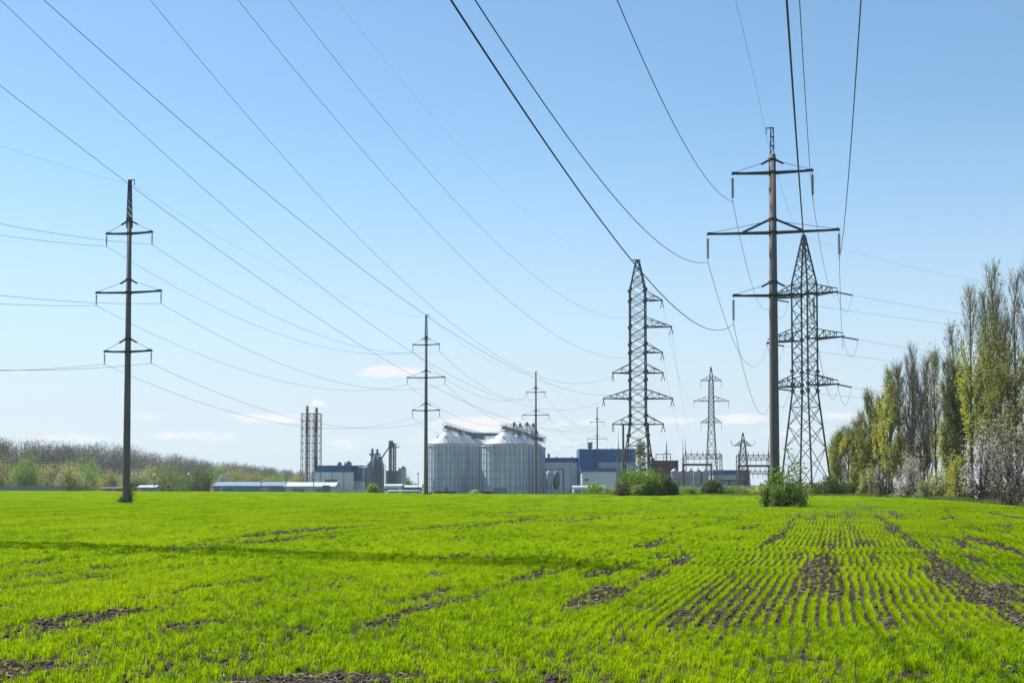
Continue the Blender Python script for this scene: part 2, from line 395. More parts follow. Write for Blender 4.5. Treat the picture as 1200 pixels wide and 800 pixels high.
def make_pts(y0, y1, step, jit_c, rng, rowmul=1):
    P = []
    cmin = -.45*y1-SL*y1-2; cmax = .45*y1-SL*y0+2
    k = np.arange(math.floor(cmin/(.15*rowmul)), math.ceil(cmax/(.15*rowmul)))
    yy = np.arange(y0, y1, step)
    Cc, Y = np.meshgrid(k*.15*rowmul, yy)
    Y = Y+rng.uniform(-.5, .5, Y.shape)*step
    Y = Y.ravel(); c0 = Cc.ravel()
    X = c0+SL*Y
    ok = (np.abs(X) < .39*Y+1.2) & (Y > y0) & (Y < y1) & (Y < yedge(600+F*X/np.maximum(Y, 1))-1)
    X = X[ok]; Y = Y[ok]; c0 = c0[ok]
    X = X-.35*(fbm(Y*.045+3, Y*0+2.2, 2)-.5)-.10*(vnoise(Y*.7, X*.15)-.5)-.05*(vnoise(Y*2.1, X*.3)-.5)
    ex, c, head = exposure(X, Y)
    td = tidy(X, Y, c)*(1-head)
    X = X+rng.normal(0, 1, len(X))*(jit_c*(1-.88*td)*rowmul)
    keep = rng.random(len(X)) > np.minimum(ex*1.05-.06, .90)
    keep &= rng.random(len(X)) > .10*td
    cl = fbm(X*5.5+20, Y*3.2+50, 2); keep &= rng.random(len(X)) > .7*(1-.85*td)*sstep(.50, .30, cl)
    sc = (.60+.42*fbm(X*.5+3, Y*.4+8, 2)+.45*(1-.6*td)*vnoise(X*4.2+9, Y*2.4+4)+.12*td)*(1-.35*ex)*(1-.12*td)*rng.uniform(.82, 1.18, len(X))
    return X[keep], Y[keep], sc[keep]
def tuft(nb, lx, ly, w, hgt, seed, segs):
    r = np.random.default_rng(seed); Q = []; T = []
    for i in range(nb):
        p = np.array((r.uniform(-lx, lx), r.uniform(-ly, ly), -.004))
        a = r.uniform(0, 2*math.pi); h = hgt*r.uniform(.6, 1.15); lean = r.uniform(.15, .75)
        d = np.array((math.cos(a), math.sin(a), 0)); s = np.array((-d[1], d[0], 0))*w/2*r.uniform(.7, 1.2)
        m = p+d*h*lean*.35+np.array((0, 0, h*.62)); e = p+d*h*lean+np.array((0, 0, h*(1-.25*lean)))
        if segs == 2:
            Q.append((p-s*.8, p+s*.8, m+s, m-s)); T.append((m-s, m+s, e))
        else: T.append((p-s, p+s, e))
    mb = MB()
    if Q: mb.quads(Q)
    mb.quads(T); o = mb.build('wheat_tuft', M['wheat'])
    COL.objects.unlink(o); return o
def scatter(name, P, rot, sc, protos, mat, label):
    me = bpy.data.meshes.new(name); n = len(P)
    me.vertices.add(n); me.vertices.foreach_set('co', np.asarray(P, np.float32).ravel())
    ar = me.attributes.new('rot', 'FLOAT_VECTOR', 'POINT'); ar.data.foreach_set('vector', np.asarray(rot, np.float32).ravel())
    a2 = me.attributes.new('scl', 'FLOAT', 'POINT'); a2.data.foreach_set('value', np.asarray(sc, np.float32))
    a3 = me.attributes.new('pick', 'INT', 'POINT'); a3.data.foreach_set('value', RNG.integers(0, len(protos), n).astype(np.int32))
    me.update()
    o = bpy.data.objects.new(name, me); COL.objects.link(o); me.materials.append(mat)
    g = bpy.data.node_groups.new(name, 'GeometryNodeTree')
    g.interface.new_socket('Geometry', in_out='INPUT', socket_type='NodeSocketGeometry')
    g.interface.new_socket('Geometry', in_out='OUTPUT', socket_type='NodeSocketGeometry')
    gi = g.nodes.new('NodeGroupInput'); go = g.nodes.new('NodeGroupOutput')
    gi2 = g.nodes.new('GeometryNodeGeometryToInstance')
    for p in reversed(protos):
        ob = g.nodes.new('GeometryNodeObjectInfo'); ob.inputs['Object'].default_value = p
        g.links.new(ob.outputs['Geometry'], gi2.inputs[0])
    ip = g.nodes.new('GeometryNodeInstanceOnPoints'); ip.inputs['Pick Instance'].default_value = True
    def na(nm, t):
        q = g.nodes.new('GeometryNodeInputNamedAttribute'); q.data_type = t; q.inputs['Name'].default_value = nm
        return [s for s in q.outputs if s.enabled and s.name == 'Attribute'][0]
    g.links.new(gi.outputs[0], ip.inputs['Points']); g.links.new(gi2.outputs[0], ip.inputs['Instance'])
    g.links.new(na('pick', 'INT'), ip.inputs['Instance Index'])
    g.links.new(na('rot', 'FLOAT_VECTOR'), ip.inputs['Rotation']); g.links.new(na('scl', 'FLOAT'), ip.inputs['Scale'])
    g.links.new(ip.outputs[0], go.inputs[0])
    md = o.modifiers.new('scatter', 'NODES'); md.node_group = g
    kind(o, 'stuff', label); return o
RZ = -math.atan(SL)
def wheat(name, y0, y1, step, jc, protos, align, label, rowmul=1, rng=np.random.default_rng(5)):
    X, Y, S = make_pts(y0, y1, step, jc, rng, rowmul)
    Z = np.array([gz(x, y) for x, y in zip(X, Y)])+wave(X, Y)
    n = len(X); rot = np.zeros((n, 3))
    rot[:, 2] = (RZ+math.pi*rng.integers(0, 2, n)) if align else rng.uniform(0, 6.28, n)
    print(name, y0, y1, n)
    return scatter(name, np.stack([X, Y, Z], 1), rot, S, protos, M['wheat'], label)
wheat('young_wheat', 9.0, 27, .045, .036, [tuft(13, .030, .034, .0068, .098, 100+i, 2) for i in range(10)], False, 'bright green young wheat in the foreground')
wheat('young_wheat', 27, 62, .16, .036, [tuft(30, .030, .11, .011, .105, 200+i, 2) for i in range(6)], True, 'bright green young wheat in the middle of the field')
wheat('young_wheat', 62, 125, .55, .03, [tuft(70, .035, .33, .018, .10, 300+i, 1) for i in range(6)], True, 'bright green young wheat towards the far field', 1)
wheat('young_wheat', 125, 330, 2.0, .25, [tuft(260, .42, 1.2, .035, .10, 400+i, 1) for i in range(6)], True, 'bright green young wheat at the far edge of the field', 5)

# straw bits and clods lying on the bare soil
def scatter_soil():
    r = np.random.default_rng(9)
    Y = 9.5+60*r.random(120000)**1.9; X = (r.random(120000)-.5)*.8*Y
    ex, c, hd = exposure(X, Y); k = r.random(len(X)) < np.clip(ex*1.2-.15, 0, .9)+.03
    X = X[k]; Y = Y[k]; ns = len(X)
    protos = []
    for i in range(6):
        m = MB(); L_ = r.uniform(.05, .2); p = [(0, 0, .008)]
        for j in range(3): p.append((p[-1][0]+L_/3, p[-1][1]+r.normal(0, .012), .008+abs(r.normal(0, .012))))
        m.tube(p, .0035, 4); o = m.build('straw_bit', M['straw']); COL.objects.unlink(o); protos.append(o)
    idx = r.random(ns) < .09
    Z = wave(X, Y)+.002
    P = np.stack([X, Y, Z], 1); rot = np.zeros((ns, 3)); rot[:, 2] = r.uniform(0, 6.28, ns)
    scatter('straw_litter', P[idx], rot[idx], r.uniform(.6, 1.4, idx.sum()), protos, M['straw'], 'pale bits of straw lying on the bare soil strips')
    cl = []
    for i in range(6):
        m = MB(); prof = [(.001, -.02), (.02, -.01), (.028, .005), (.02, .02), (.001, .026)]
        m.lathe(prof, 7); v = m.v[0]; v += r.normal(0, .005, v.shape); o = m.build('soil_clod', M['clod']); COL.objects.unlink(o); cl.append(o)
    i2 = ~idx
    scatter('soil_clods', P[i2], rot[i2], r.uniform(.3, 1.15, i2.sum()), cl, M['clod'], 'dark crumbly clods on the bare soil strips')
scatter_soil()

# ================================================================== POWER LINE POLES
def insulator_mb(L_, nd):
    b = MB(); r = .085 if nd < 9 else .125
    b.tube([(0, 0, 0), (0, 0, -L_)], .018, 6)
    for i in range(nd):
        z = -L_*(.12+.76*(i+.5)/nd)
        b.lathe([(.03, z+.05), (r, z-.015), (r*.9, z-.03), (.03, z-.03)], 10)
    b.box(-.03, .03, -.14, .14, -L_-.05, -L_)
    return b
def make_pole(name, Hs, Ht, r0, r1, arms, insL, nd, hookside):
    root = empty(name, (0, 0, 0))
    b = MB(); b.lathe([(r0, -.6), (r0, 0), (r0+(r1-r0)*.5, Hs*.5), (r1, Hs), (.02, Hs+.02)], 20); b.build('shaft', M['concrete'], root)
    b = MB()                                     # lattice head with the earth wire hook
    w0 = r1*.95 if hookside > 0 else .15; w1 = .09 if hookside > 0 else .10
    for sx in (-1, 1):
        for sy in (-1, 1): b.bar((sx*w0, sy*w0, Hs-.9), (sx*w1, sy*w1, Ht), .07)
    n = max(3, int((Ht-Hs)/.55))
    for i in range(n+1):
        t = i/n; t2 = min(1, (i+1)/n); a = w0+(w1-w0)*t; z = Hs+(Ht-Hs)*t; a2 = w0+(w1-w0)*t2; z2 = Hs+(Ht-Hs)*t2
        for s in (-1, 1):
            b.bar((-a, s*a, z), (a, s*a, z), .05); b.bar((s*a, -a, z), (s*a, a, z), .05)
            if i < n: b.bar((-a, s*a, z), (a2, s*a2, z2), .035); b.bar((s*a, a, z), (s*a2, -a2, z2), .035)
    b.bar((-.12*hookside, 0, Ht), (hookside*.45, 0, Ht), .07); b.bar((hookside*.42, 0, Ht), (hookside*.42, 0, Ht-.5), .05)
    b.build('earth_wire_mast', M['darksteel'], root)
    for (z, half, strut) in arms:
        b = MB(); rr = r0+(r1-r0)*z/Hs
        for s in (-1, 1):
            b.bar((s*rr*.6, -rr-.03, z), (s*(half+.08), -.03, z+.06), .10, .13); b.bar((s*rr*.6, rr+.03, z), (s*(half+.08), .03, z+.06), .10, .13)
            for k in (.35, .65): b.bar((s*half*k, -rr*(1-k), z+.04), (s*half*k, rr*(1-k), z+.04), .06)
        b.lathe([(rr+.06, z-.12), (rr+.06, z+.12)], 16)
        cr = b.build('crossarm', M['darksteel'], root)
        b = MB(); top = z+(1.12 if half < 2.6 or nd < 9 else .98)
        b.lathe([(rr+.05, top-.12), (rr+.05, top+.1)], 16)
        for s in (-1, 1):
            kx = rr+.55 if not strut else half*.46
            kz = top-.32 if not strut else z+.1
            b.bar((s*rr*.8, 0, top), (s*kx, 0, kz), .13 if not strut else .15)
            b.bar((s*(rr+.3), 0, top-.17), (s*half, 0, z+.1), .03)
            b.bar((s*(half-.9), 0, z+.04), (s*half, 0, z+.16), .1)
        b.build('stay', M['darksteel'], cr)
    for (z, half, strut) in arms:
        for s in (-1, 1):
            o = insulator_mb(insL, nd).build('insulator', M['glass_ins'], root, loc=(s*half, 0, z))
    return root
AL = [(23.4, 2.15, False), (18.25, 3.05, False), (13.1, 2.2, False)]
AR = [(24.6, 2.9, False), (20.15, 4.75, True), (15.5, 2.9, False)]
POLES = {}
def att(key, lev, side):
    """where the conductor hangs (lev 0..2 from the top, side -1/1; lev 3 = earth wire)"""
    o, arms, insL, Ht, hook = POLES[key]
    c, s = math.cos(o.rotation_euler.z), math.sin(o.rotation_euler.z)
    if lev == 3: lx, z = hook*.42, Ht-.5
    else: lx, z = side*arms[lev][1], arms[lev][0]-insL-.03
    return Vector((o.location.x+c*lx, o.location.y+s*lx, o.location.z+z))
PG = 'concrete poles of the power line running across the field'
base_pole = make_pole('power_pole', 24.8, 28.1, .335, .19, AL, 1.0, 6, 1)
spec = [('out', (-53.4, 24), None), ('p1', (-33.3, 118), 'tall concrete power pole standing alone near the left edge of the field, three crossarms'),
        ('p2', (gx(499, 213), 213), 'concrete power pole directly left of the silver grain silos'),
        ('p3', (gx(628, 308), 308), 'concrete power pole in front of the right end of the silos'),
        ('p4', (gx(700, 424), 424), 'farthest concrete power pole, in front of the big blue factory building')]
for i, (k, (x, y), lab) in enumerate(spec):
    o = base_pole if i == 0 else copy_tree(base_pole)
    o.location = (x, y, gz(x, y)); o.rotation_euler = (0, 0, -math.atan(.21))
    tag(o, lab or 'concrete power pole outside the left border of the photo, carrying the far left wires', 'power pole', PG)
    POLES[k] = (o, AL, 1.0, 28.1, 1)
o = make_pole('power_pole', 25.96, 27.95, .37, .255, AR, 2.0, 13, -1)
o.location = (gx(908, 100), 100, 0); o.rotation_euler = (0, 0, -math.atan(.19))
tag(o, 'largest and nearest concrete power pole with wide crossarms, rising out of a green bush', 'power pole', PG)
POLES['r'] = (o, AR, 2.0, 27.95, -1)

# ================================================================== LATTICE TOWERS
def lattice(b, rings, leg, br, skip_legs=False, xb=True, every=1):
    """rings = [(z, halfwidth)], square body"""
    for ri, ((z0, w0), (z1, w1)) in enumerate(zip(rings[:-1], rings[1:])):
        c0 = [(-w0,-w0,z0),(w0,-w0,z0),(w0,w0,z0),(-w0,w0,z0)]; c1 = [(-w1,-w1,z1),(w1,-w1,z1),(w1,w1,z1),(-w1,w1,z1)]
        for i in range(4):
            j = (i+1) % 4
            b.bar(c0[i], c1[j], br)
            if xb: b.bar(c0[j], c1[i], br)
            if ri % every == 0: b.bar(c1[i], c1[j], br)
def legs(root, rings, leg, m):
    for sx, sy in ((-1,-1),(1,-1),(1,1),(-1,1)):
        b = MB()
        for (z0, w0), (z1, w1) in zip(rings[:-1], rings[1:]): b.bar((sx*w0, sy*w0, z0), (sx*w1, sy*w1, z1), leg)
        z, w_ = rings[0]; b.box(sx*w_-.35, sx*w_+.35, sy*w_-.35, sy*w_+.35, z-.5, z+.12)
        b.build('leg', m, root)
def plates(b, zs, wf, s):
    for z in zs:
        w_ = wf(z)
        for sx in (-1, 1):
            for sy in (-1, 1): b.box(sx*w_-s, sx*w_+s, sy*w_-s, sy*w_+s, z-s, z+s)
def arm_mb(side, z, half, bw, rise, br, nb=3, style='tri'):
    b = MB(); t = (side*half, 0, z)
    for sy in (-1, 1):
        A = np.array((side*bw, sy*bw, z)); T = np.array(t); U = np.array((side*bw, sy*bw, z+rise))
        b.bar(A, T, br*1.5); b.bar(U, T+(0, 0, .12 if style == 'tri' else .5), br)
        for k in range(1, nb+1):
            f = k/(nb+1); p = A+(T-A)*f; q = U+(T+np.array((0, 0, .12 if style == 'tri' else .5))-U)*f
            b.bar(p, q, br*.6)
            f2 = (k-1)/(nb+1); b.bar(A+(T-A)*f2, q, br*.6)
    for k in range(0, nb+1):
        f = k/(nb+1); y = bw*(1-f); x = side*(bw+(half-bw)*f)
        b.bar((x, -y, z), (x, y, z), br*.6)
        f2 = (k+1)/(nb+1); b.bar((x, -y, z), (side*(bw+(half-bw)*f2), bw*(1-f2), z), br*.5)
    b.box(side*half-.12, side*half+.12, -.14, .14, z-.2, z+.15)
    return b
def wfun(rings):
    zs = [r[0] for r in rings]; ws = [r[1] for r in rings]
    return lambda z: float(np.interp(z, zs, ws))
def densify(keys, steps):
    f = wfun(keys); return [(z, f(z)) for z in steps]

def zl(py, Y, g): return gzz(py, Y)-g
# --- six level tower in front of the factory (double circuit)
D1 = 250; x1 = gx(748, D1); g1 = gz(x1, D1)
Z = lambda py: zl(py, D1, g1)
HT1 = Z(305)
keys = [(0, 3.3), (Z(497), 1.45), (Z(340), 1.4), (HT1, .28)]
steps = [0, 3.6, 6.6, 9.2, Z(510)]+[Z(p) for p in (497, 487, 477, 467, 456, 445, 435, 424, 413, 403, 393, 383, 372, 362, 352, 340)]+[Z(330), Z(321), Z(313), HT1]
def tower_six(name, lw=.21, bw=.09, ws=1.0):
    root = empty(name, (0, 0, 0)); kk = [(a, c*ws) for a, c in keys]; rg = densify(kk, sorted(set(steps))); f = wfun(kk)
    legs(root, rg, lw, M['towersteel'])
    b = MB(); lattice(b, rg, .2, bw, every=2); plates(b, [Z(p) for p in (510, 497, 487, 467, 445, 435, 413, 403, 383, 352, 340)], f, .26 if ws == 1 else .1)
    b.build('bracing', M['towersteel'], root)
    b = MB()
    b.bar((-.9, 0, HT1+.05), (.6, 0, HT1+.05), .16); b.bar((0, 0, HT1-.3), (0, 0, HT1+.15), .4); b.build('peak', M['towersteel'], root)
    for z, half, sides in ((Z(352), 4.5, (1,)), (Z(383), 6.2, (1,)), (Z(413), 4.5, (1,)), (Z(437), 4.6, (-1, 1)), (Z(467), 6.3, (-1, 1)), (Z(497), 4.6, (-1, 1))):
        for s in sides:
            a = arm_mb(s, z, half, f(z), 1.7, .115, 3 if half > 5 else 1).build('crossarm', M['towersteel'], root)
            ins = MB()
            for k in (-1, 1): ins.tube([(s*half, 0, z-.1), (s*(half-.25*k), k*.7, z-1.4)], .07, 6)
            ins.build('insulator', M['glass_ins'], root)
    return root
t1 = tower_six('lattice_tower'); t1.location = (x1, D1, g1)
tag(t1, 'dark lattice tower with six crossarm levels, unequal left and right, above a round bush', 'pylon', 'lattice pylons')
to = tower_six('lattice_tower', .10, .022, .6); to.location = (-23.4, 42, 0); to.rotation_euler = (0, 0, R(-13))
tag(to, 'lattice tower outside the left border, casting a long thin shadow across the field', 'pylon', 'lattice pylons')
def t1att(lev, side):
    z, half = {0: (352, 4.5), 1: (383, 6.2), 2: (413, 4.5), 3: (437, 4.6), 4: (467, 6.3), 5: (497, 4.6)}[lev]
    return Vector((x1+side*half, D1-.5, g1+Z(z)-.4))

# --- turned anchor tower behind the nearest pole
D2 = 200; x2 = gx(944.5, D2); g2 = gz(x2, D2)
Z2 = lambda py: zl(py, D2, g2)
HT2 = Z2(277)
keys2 = [(0, 2.75), (Z2(458), 1.32), (Z2(333), 1.32), (HT2, .16)]
steps2 = [0, 1.9, Z2(524), Z2(499), Z2(477), Z2(458)]+[Z2(p) for p in (441, 424, 411, 397, 379, 362, 345, 333)]+[Z2(p) for p in (320, 309, 299, 290, 283)]+[HT2]
YAW2 = R(-44)
t2 = empty('anchor_tower', (x2, D2, g2), YAW2, 'dark anchor pylon seen corner on, with three wide lattice arms, behind the nearest concrete pole', 'pylon', 'lattice pylons')
rg = densify(keys2, sorted(set(steps2))); f2 = wfun(keys2)
legs(t2, rg, .19, M['towersteel'])
b = MB(); lattice(b, rg, .2, .075, every=3); plates(b, [Z2(p) for p in (458, 450, 397, 345, 435)], f2, .22); b.build('bracing', M['towersteel'], t2)
b = MB(); b.bar((0, 0, HT2-.4), (0, 0, HT2+.3), .3); b.bar((-.4, 0, HT2+.1), (.4, 0, HT2+.1), .12); b.build('peak', M['towersteel'], t2)
ARM2 = [(Z2(346), 5.5), (Z2(398), 6.4), (Z2(452), 5.5)]
for z, half in ARM2:
    for s in (-1, 1): arm_mb(s, z, half, f2(z), 1.6, .13, 3, 'flat').build('crossarm', M['towersteel'], t2)
def t2att(lev, side):
    if lev == 3: return Vector((x2, D2, g2+HT2))
    z, half = ARM2[lev]; c, s = math.cos(YAW2), math.sin(YAW2)
    return Vector((x2+c*side*half, D2+s*side*half, g2+z-.1))

# --- slim far suspension tower
D3 = 400; x3 = gx(834, D3); g3 = gz(x3, D3)
Z3 = lambda py: zl(py, D3, g3)
def slim_tower(name, topw, Zf, keys, steps, arms, leg, br, ins, m, up=False):
    root = empty(name, (0, 0, 0)); rg = densify(keys, sorted(set(steps))); f = wfun(keys)
    legs(root, rg, leg, m); b = MB(); lattice(b, rg, leg, br); b.build('bracing', m, root)
    for z, half in arms:
        for s in (-1, 1):
            arm_mb(s, z, half, f(z), 1.5, br*1.1, 2).build('crossarm', m, root)
            if up:
                q = MB(); q.tube([(s*half, 0, z), (s*(half+.9), 0, z+.3), (s*(half+1.4), 0, z+1.6)], .1, 5); q.build('insulator', M['glass_ins'], root)
            else: insulator_mb(ins, 9).build('insulator', M['glass_ins'], root, loc=(s*half, 0, z))
    return root
k3 = [(0, 2.0), (Z3(500), .85), (Z3(449), .62), (Z3(430), .12)]
t3 = slim_tower('lattice_tower', .1, Z3, k3, list(np.linspace(0, Z3(500), 7))+list(np.linspace(Z3(500), Z3(449), 10))+[Z3(440), Z3(430)],
                [(Z3(446), 3.0), (Z3(470), 5.1), (Z3(495), 3.0)], .17, .1, 2.2, M['galv'])
t3.location = (x3, D3, g3); tag(t3, 'slim grey lattice pylon far off with three levels of hanging insulators, above the switchyard', 'pylon', 'lattice pylons')
D4 = 420; x4 = gx(871, D4); g4 = gz(x4, D4); Z4 = lambda py: zl(py, D4, g4)
k4 = [(0, 2.3), (Z4(522), .7), (Z4(507), .1)]
t4 = slim_tower('lattice_tower', .1, Z4, k4, list(np.linspace(0, Z4(522), 9))+[Z4(514), Z4(507)], [(Z4(522), 2.4)], .18, .11, 1, M['darksteel'], up=True)
t4.location = (x4, D4, g4); tag(t4, 'short dark lattice pylon with one pair of upturned arms beside the switchyard gantries', 'pylon', 'lattice pylons')

# ================================================================== CABLES
def cable(p, q, sag, r, label, group, n=48, m='wire'):
    p = Vector(p); q = Vector(q); P = []
    for i in range(n+1):
        t = i/n; v = p.lerp(q, t); v = v-Vector((0, 0, 4*sag*t*(1-t))); P.append(v)
    return cable_pts(P, r, label, group, m)
def cable_pts(P, r, label, group, m='wire'):
    o0 = P[0].copy(); b = MB(); b.tube([v-o0 for v in P], r, 5, True)
    o = b.build('power_cable', M[m], loc=o0); tag(o, label, 'cable', group); return o
def fitcable(A, slope, yend, pix, r, label, group, m='wire', n=70):
    """parabola through A in the vertical plane x = A.x + slope (y - A.y), fitted to sight lines"""
    T = []; B = []
    for px, py in pix:
        d = ray(px, py); kx = d.x/d.y; kz = d.z/d.y
        y = (A.x-slope*A.y)/(kx-slope)
        if y < 3 or y > A.y-1: continue
        u = y-A.y; T.append((u, u*u)); B.append(CAMH+kz*y-A.z)
    if len(T) < 2: print('NOFIT', label); return None
    c = np.linalg.lstsq(np.array(T), np.array(B), rcond=None)[0]
    if c[1] < 2e-4 or len(T) < 2: print('FLAT', label, c)
    print(label[:40], 'res', np.round(np.array(T)@c-np.array(B), 2), 'zend', round(A.z+c[0]*(yend-A.y)+c[1]*(yend-A.y)**2, 1))
    P = []
    for i in range(n+1):
        u = (yend-A.y)*i/n; P.append(Vector((A.x+slope*u, A.y+u, A.z+c[0]*u+c[1]*u*u)))
    return cable_pts(P, r, label, group, m)
LV = ['upper', 'middle', 'lower']
SD = {-1: 'left', 1: 'right'}
gp = 'cables of the concrete pole line'
SPN = [('out', 'p1', 'running from the leftmost concrete pole out of the left border'), ('p1', 'p2', 'sagging between the leftmost pole and the pole beside the silos'),
       ('p2', 'p3', 'between the two concrete poles flanking the silos'), ('p3', 'p4', 'between the two farthest concrete poles')]
for a, bb, txt in SPN:
    for lv in range(3):
        for s in (-1, 1):
            cable(att(a, lv, s), att(bb, lv, s), 3.4, .014 if a in ('out', 'p1') else .019, f'thin {LV[lv]} {SD[s]} cable {txt}', gp)
    cable(att(a, 3, 1), att(bb, 3, 1), 2.2, .007 if a in ('out', 'p1') else .011, f'very thin topmost earth wire {txt}', gp, m='wirethin')
# nearest pole: towards the camera
gr = 'heavy cables of the nearest concrete pole'
NP = {(0, -1): (.23, [(723, 0), (800, 165)]), (1, -1): (.225, [(558, 0), (700, 210), (785, 292)]), (2, -1): (.215, [(530, 0), (640, 172), (745, 310)]),
      (0, 1): (.225, [(937, 0), (944, 130)]), (1, 1): (.225, [(1009, 0), (997, 130)]), (2, 1): (.222, [(922, 0), (932, 150), (940, 270)])}
def slope_for(A, px, py, k=.00103, ymin=30):
    d = ray(px, py); kx = d.x/d.y; kz = d.z/d.y; best = None
    for y in np.arange(6, 90, .1):
        z = A.z-k*(A.y-ymin)**2+k*(y-ymin)**2
        e = abs(CAMH+kz*y-z)
        if best is None or e < best[0]: best = (e, y)
    y = best[1]; return (A.x-kx*y)/(A.y-y), y
for (lv, s), (sl, pix) in NP.items():
    if s > 0:
        A = att('r', lv, s); sl, yc = slope_for(A, *pix[0]); print('slope', lv, round(sl, 3), yc)
        P = []
        for i in range(71):
            y = A.y+(-30-A.y)*i/70; P.append(Vector((A.x+sl*(y-A.y), y, A.z-.00103*(A.y-30)**2+.00103*(y-30)**2)))
        cable_pts(P, .019, f'dark {LV[lv]} right cable sweeping from the nearest concrete pole overhead towards the viewer', gr)
        continue
    fitcable(att('r', lv, s), sl, -30, pix, .019, f'dark {LV[lv]} {SD[s]} cable sweeping from the nearest concrete pole overhead towards the viewer', gr)
fitcable(att('r', 3, -1), slope_for(att('r', 3, -1), 862, 0, .0008)[0], -20, [(862, 0), (880, 75)], .009, 'thin earth wire from the tip of the nearest concrete pole up past the top border', gr, 'wirethin')
for lv, sag in ((0, 4.2), (1, 5.4), (2, 5.2)):
    for s in (-1, 1):
        cable(att('r', lv, s), t2att(lv, s), sag if s < 0 else sag*.7, .019, f'{LV[lv]} {SD[s]} cable drooping from the nearest concrete pole to the anchor pylon behind it', gr)
cable(att('r', 3, -1), t2att(3, 1), 1.6, .010, 'thin earth wire from the nearest concrete pole tip to the anchor pylon peak', gr, m='wirethin')
# anchor tower: out to the right, jumper loops under the arms
ga = 'cables leaving the anchor pylon to the right'
PIXR = {(0, 1): (1144, 371), (0, -1): (1138, 383), (1, 1): (1117, 416), (1, -1): (1060, 425), (2, 1): (1024, 458), (2, -1): (1018, 467)}
for (lv, s), (px, py) in PIXR.items():
    A = t2att(lv, s); yq = A.y+.38*30
    q = at(px, py, A.y+ (px-950)*.055)
    d = q-A; E = A+d*1.9; E.z = A.z+d.z*1.5
    P = [A.lerp(E, i/40) for i in range(41)]
    for i, v in enumerate(P):
        t = i/40; v.z = A.z+(d.z*1.9)*t-.9*d.z*1.0*t*(t-1/1.9)*.6
    cable_pts(P, .016, f'{LV[lv]} cable leaving the {SD[s]} arm of the anchor pylon to the right behind the poplars', ga)
    st = MB(); dn = (P[4]-P[0]).normalized(); a0 = dn*.3; a1 = dn*2.7
    c, s_ = math.cos(-YAW2), math.sin(-YAW2)
    loc = lambda v: (c*v.x-s_*v.y, s_*v.x+c*v.y, v.z)
    z, half = ARM2[lv]
    base = Vector((s*half, 0, z-.1)); q0 = base+Vector(loc(a0)); q1 = base+Vector(loc(a1))
    st.tube([q0, q1], .11, 7); st.build('insulator', M['glass_ins'], t2)
    # incoming tension string and the loop joining both
    inc = (att('r', lv, s)-A); inc.z = -inc.length*.12; inc = inc.normalized()
    st = MB(); r0_ = base+Vector(loc(inc*.3)); r1_ = base+Vector(loc(inc*2.5)); st.tube([r0_, r1_], .11, 7); st.build('insulator', M['glass_ins'], t2)
    jp = MB(); pts = []
    for i in range(15):
        t = i/14; v = q1.lerp(r1_, t); v.z -= 4*2.7*t*(1-t); pts.append(v)
    jp.tube(pts, .022, 5); jp.build('jumper_cable', M['wire'], t2)
E = at(1094, 310, 215); A = t2att(3, 1); d = E-A
cable(A, A+d*2.0, 1.2, .010, 'very faint earth wire leaving the anchor pylon peak to the right', ga, m='wirethin')
# double circuit line from the upper left to the six level tower
gd = 'cables crossing the sky to the six level pylon'
WL = [(5, -1, [(0, 100), (196, 250), (336, 346), (450, 422), (500, 449), (595, 490)], 'lowest'), (4, -1, [(3, 0), (169, 162), (270, 250), (370, 329), (450, 392), (500, 422), (619, 476)], 'second lowest'),
      (3, 1, [(54, 0), (338, 250), (450, 334), (500, 370), (578, 419), (632, 444)], 'third lowest'), (3, -1, [(177, 0), (400, 258), (450, 309), (517, 368), (578, 415), (640, 442)], 'middle'),
      (2, 1, [(282, 0), (400, 147), (490, 250), (585, 348), (669, 402), (725, 414)], 'third highest'), (0, 1, [(341, 0), (400, 79), (544, 250), (625, 324), (686, 361), (730, 369)], 'second highest')]
for lv, s, pix, nm in WL:
    A = t1att(lv, s) if lv != 2 and lv != 0 else Vector((x1+1.0, D1-1.4, g1+Z({2: 415, 0: 370}[lv])))
    fitcable(A, .225, 40, pix, .0135, f'{nm} long cable crossing the sky from upper left to the six level pylon', gd)
fitcable(Vector((x1, D1, g1+HT1)), .225, 40, [(392, 0), (500, 125), (602, 236), (690, 297)], .006, 'faint topmost earth wire crossing the sky to the peak of the six level pylon', gd, 'wirethin')
for lv, nm in ((0, 'top'), (1, 'second'), (2, 'third')):
    cable(t1att(lv, 1), (gx(812, 395), 395, g3+Z3({0: 470, 1: 505, 2: 540}[lv])), 5, .015, f'faint cable falling from the {nm} right arm of the six level pylon to the switchyard', gd)

# ================================================================== FACTORY
def place(px, Y): x = gx(px, Y); return x, Y, gz(x, Y)
def H(py, Y, g): return gzz(py, Y)-g
def wpx(px0, px1, Y): return abs(px1-px0)/F*Y

def roof_slab(w_, d, h, over, t):
    b = MB(); b.box(-w_/2-over, w_/2+over, -over, d+over, h, h+t); return b
def window(parent, x, z, w_, h, y, bars=3):
    b = MB(); f = .12
    b.box(x-w_/2-f, x+w_/2+f, y-.06, y+.05, z-f, z); b.box(x-w_/2-f, x+w_/2+f, y-.06, y+.05, z+h, z+h+f)
    b.box(x-w_/2-f, x-w_/2, y-.06, y+.05, z, z+h); b.box(x+w_/2, x+w_/2+f, y-.06, y+.05, z, z+h)
    for i in range(1, bars): b.box(x-w_/2+w_*i/bars-.04, x-w_/2+w_*i/bars+.04, y-.05, y+.04, z, z+h)
    b.box(x-w_/2, x+w_/2, y-.05, y+.04, z+h*.5-.04, z+h*.5+.04)
    fr = b.build('window', M['whitepaint'], parent)
    b = MB(); b.box(x-w_/2, x+w_/2, y-.02, y+.02, z, z+h); b.build('pane', M['winglass'], fr)
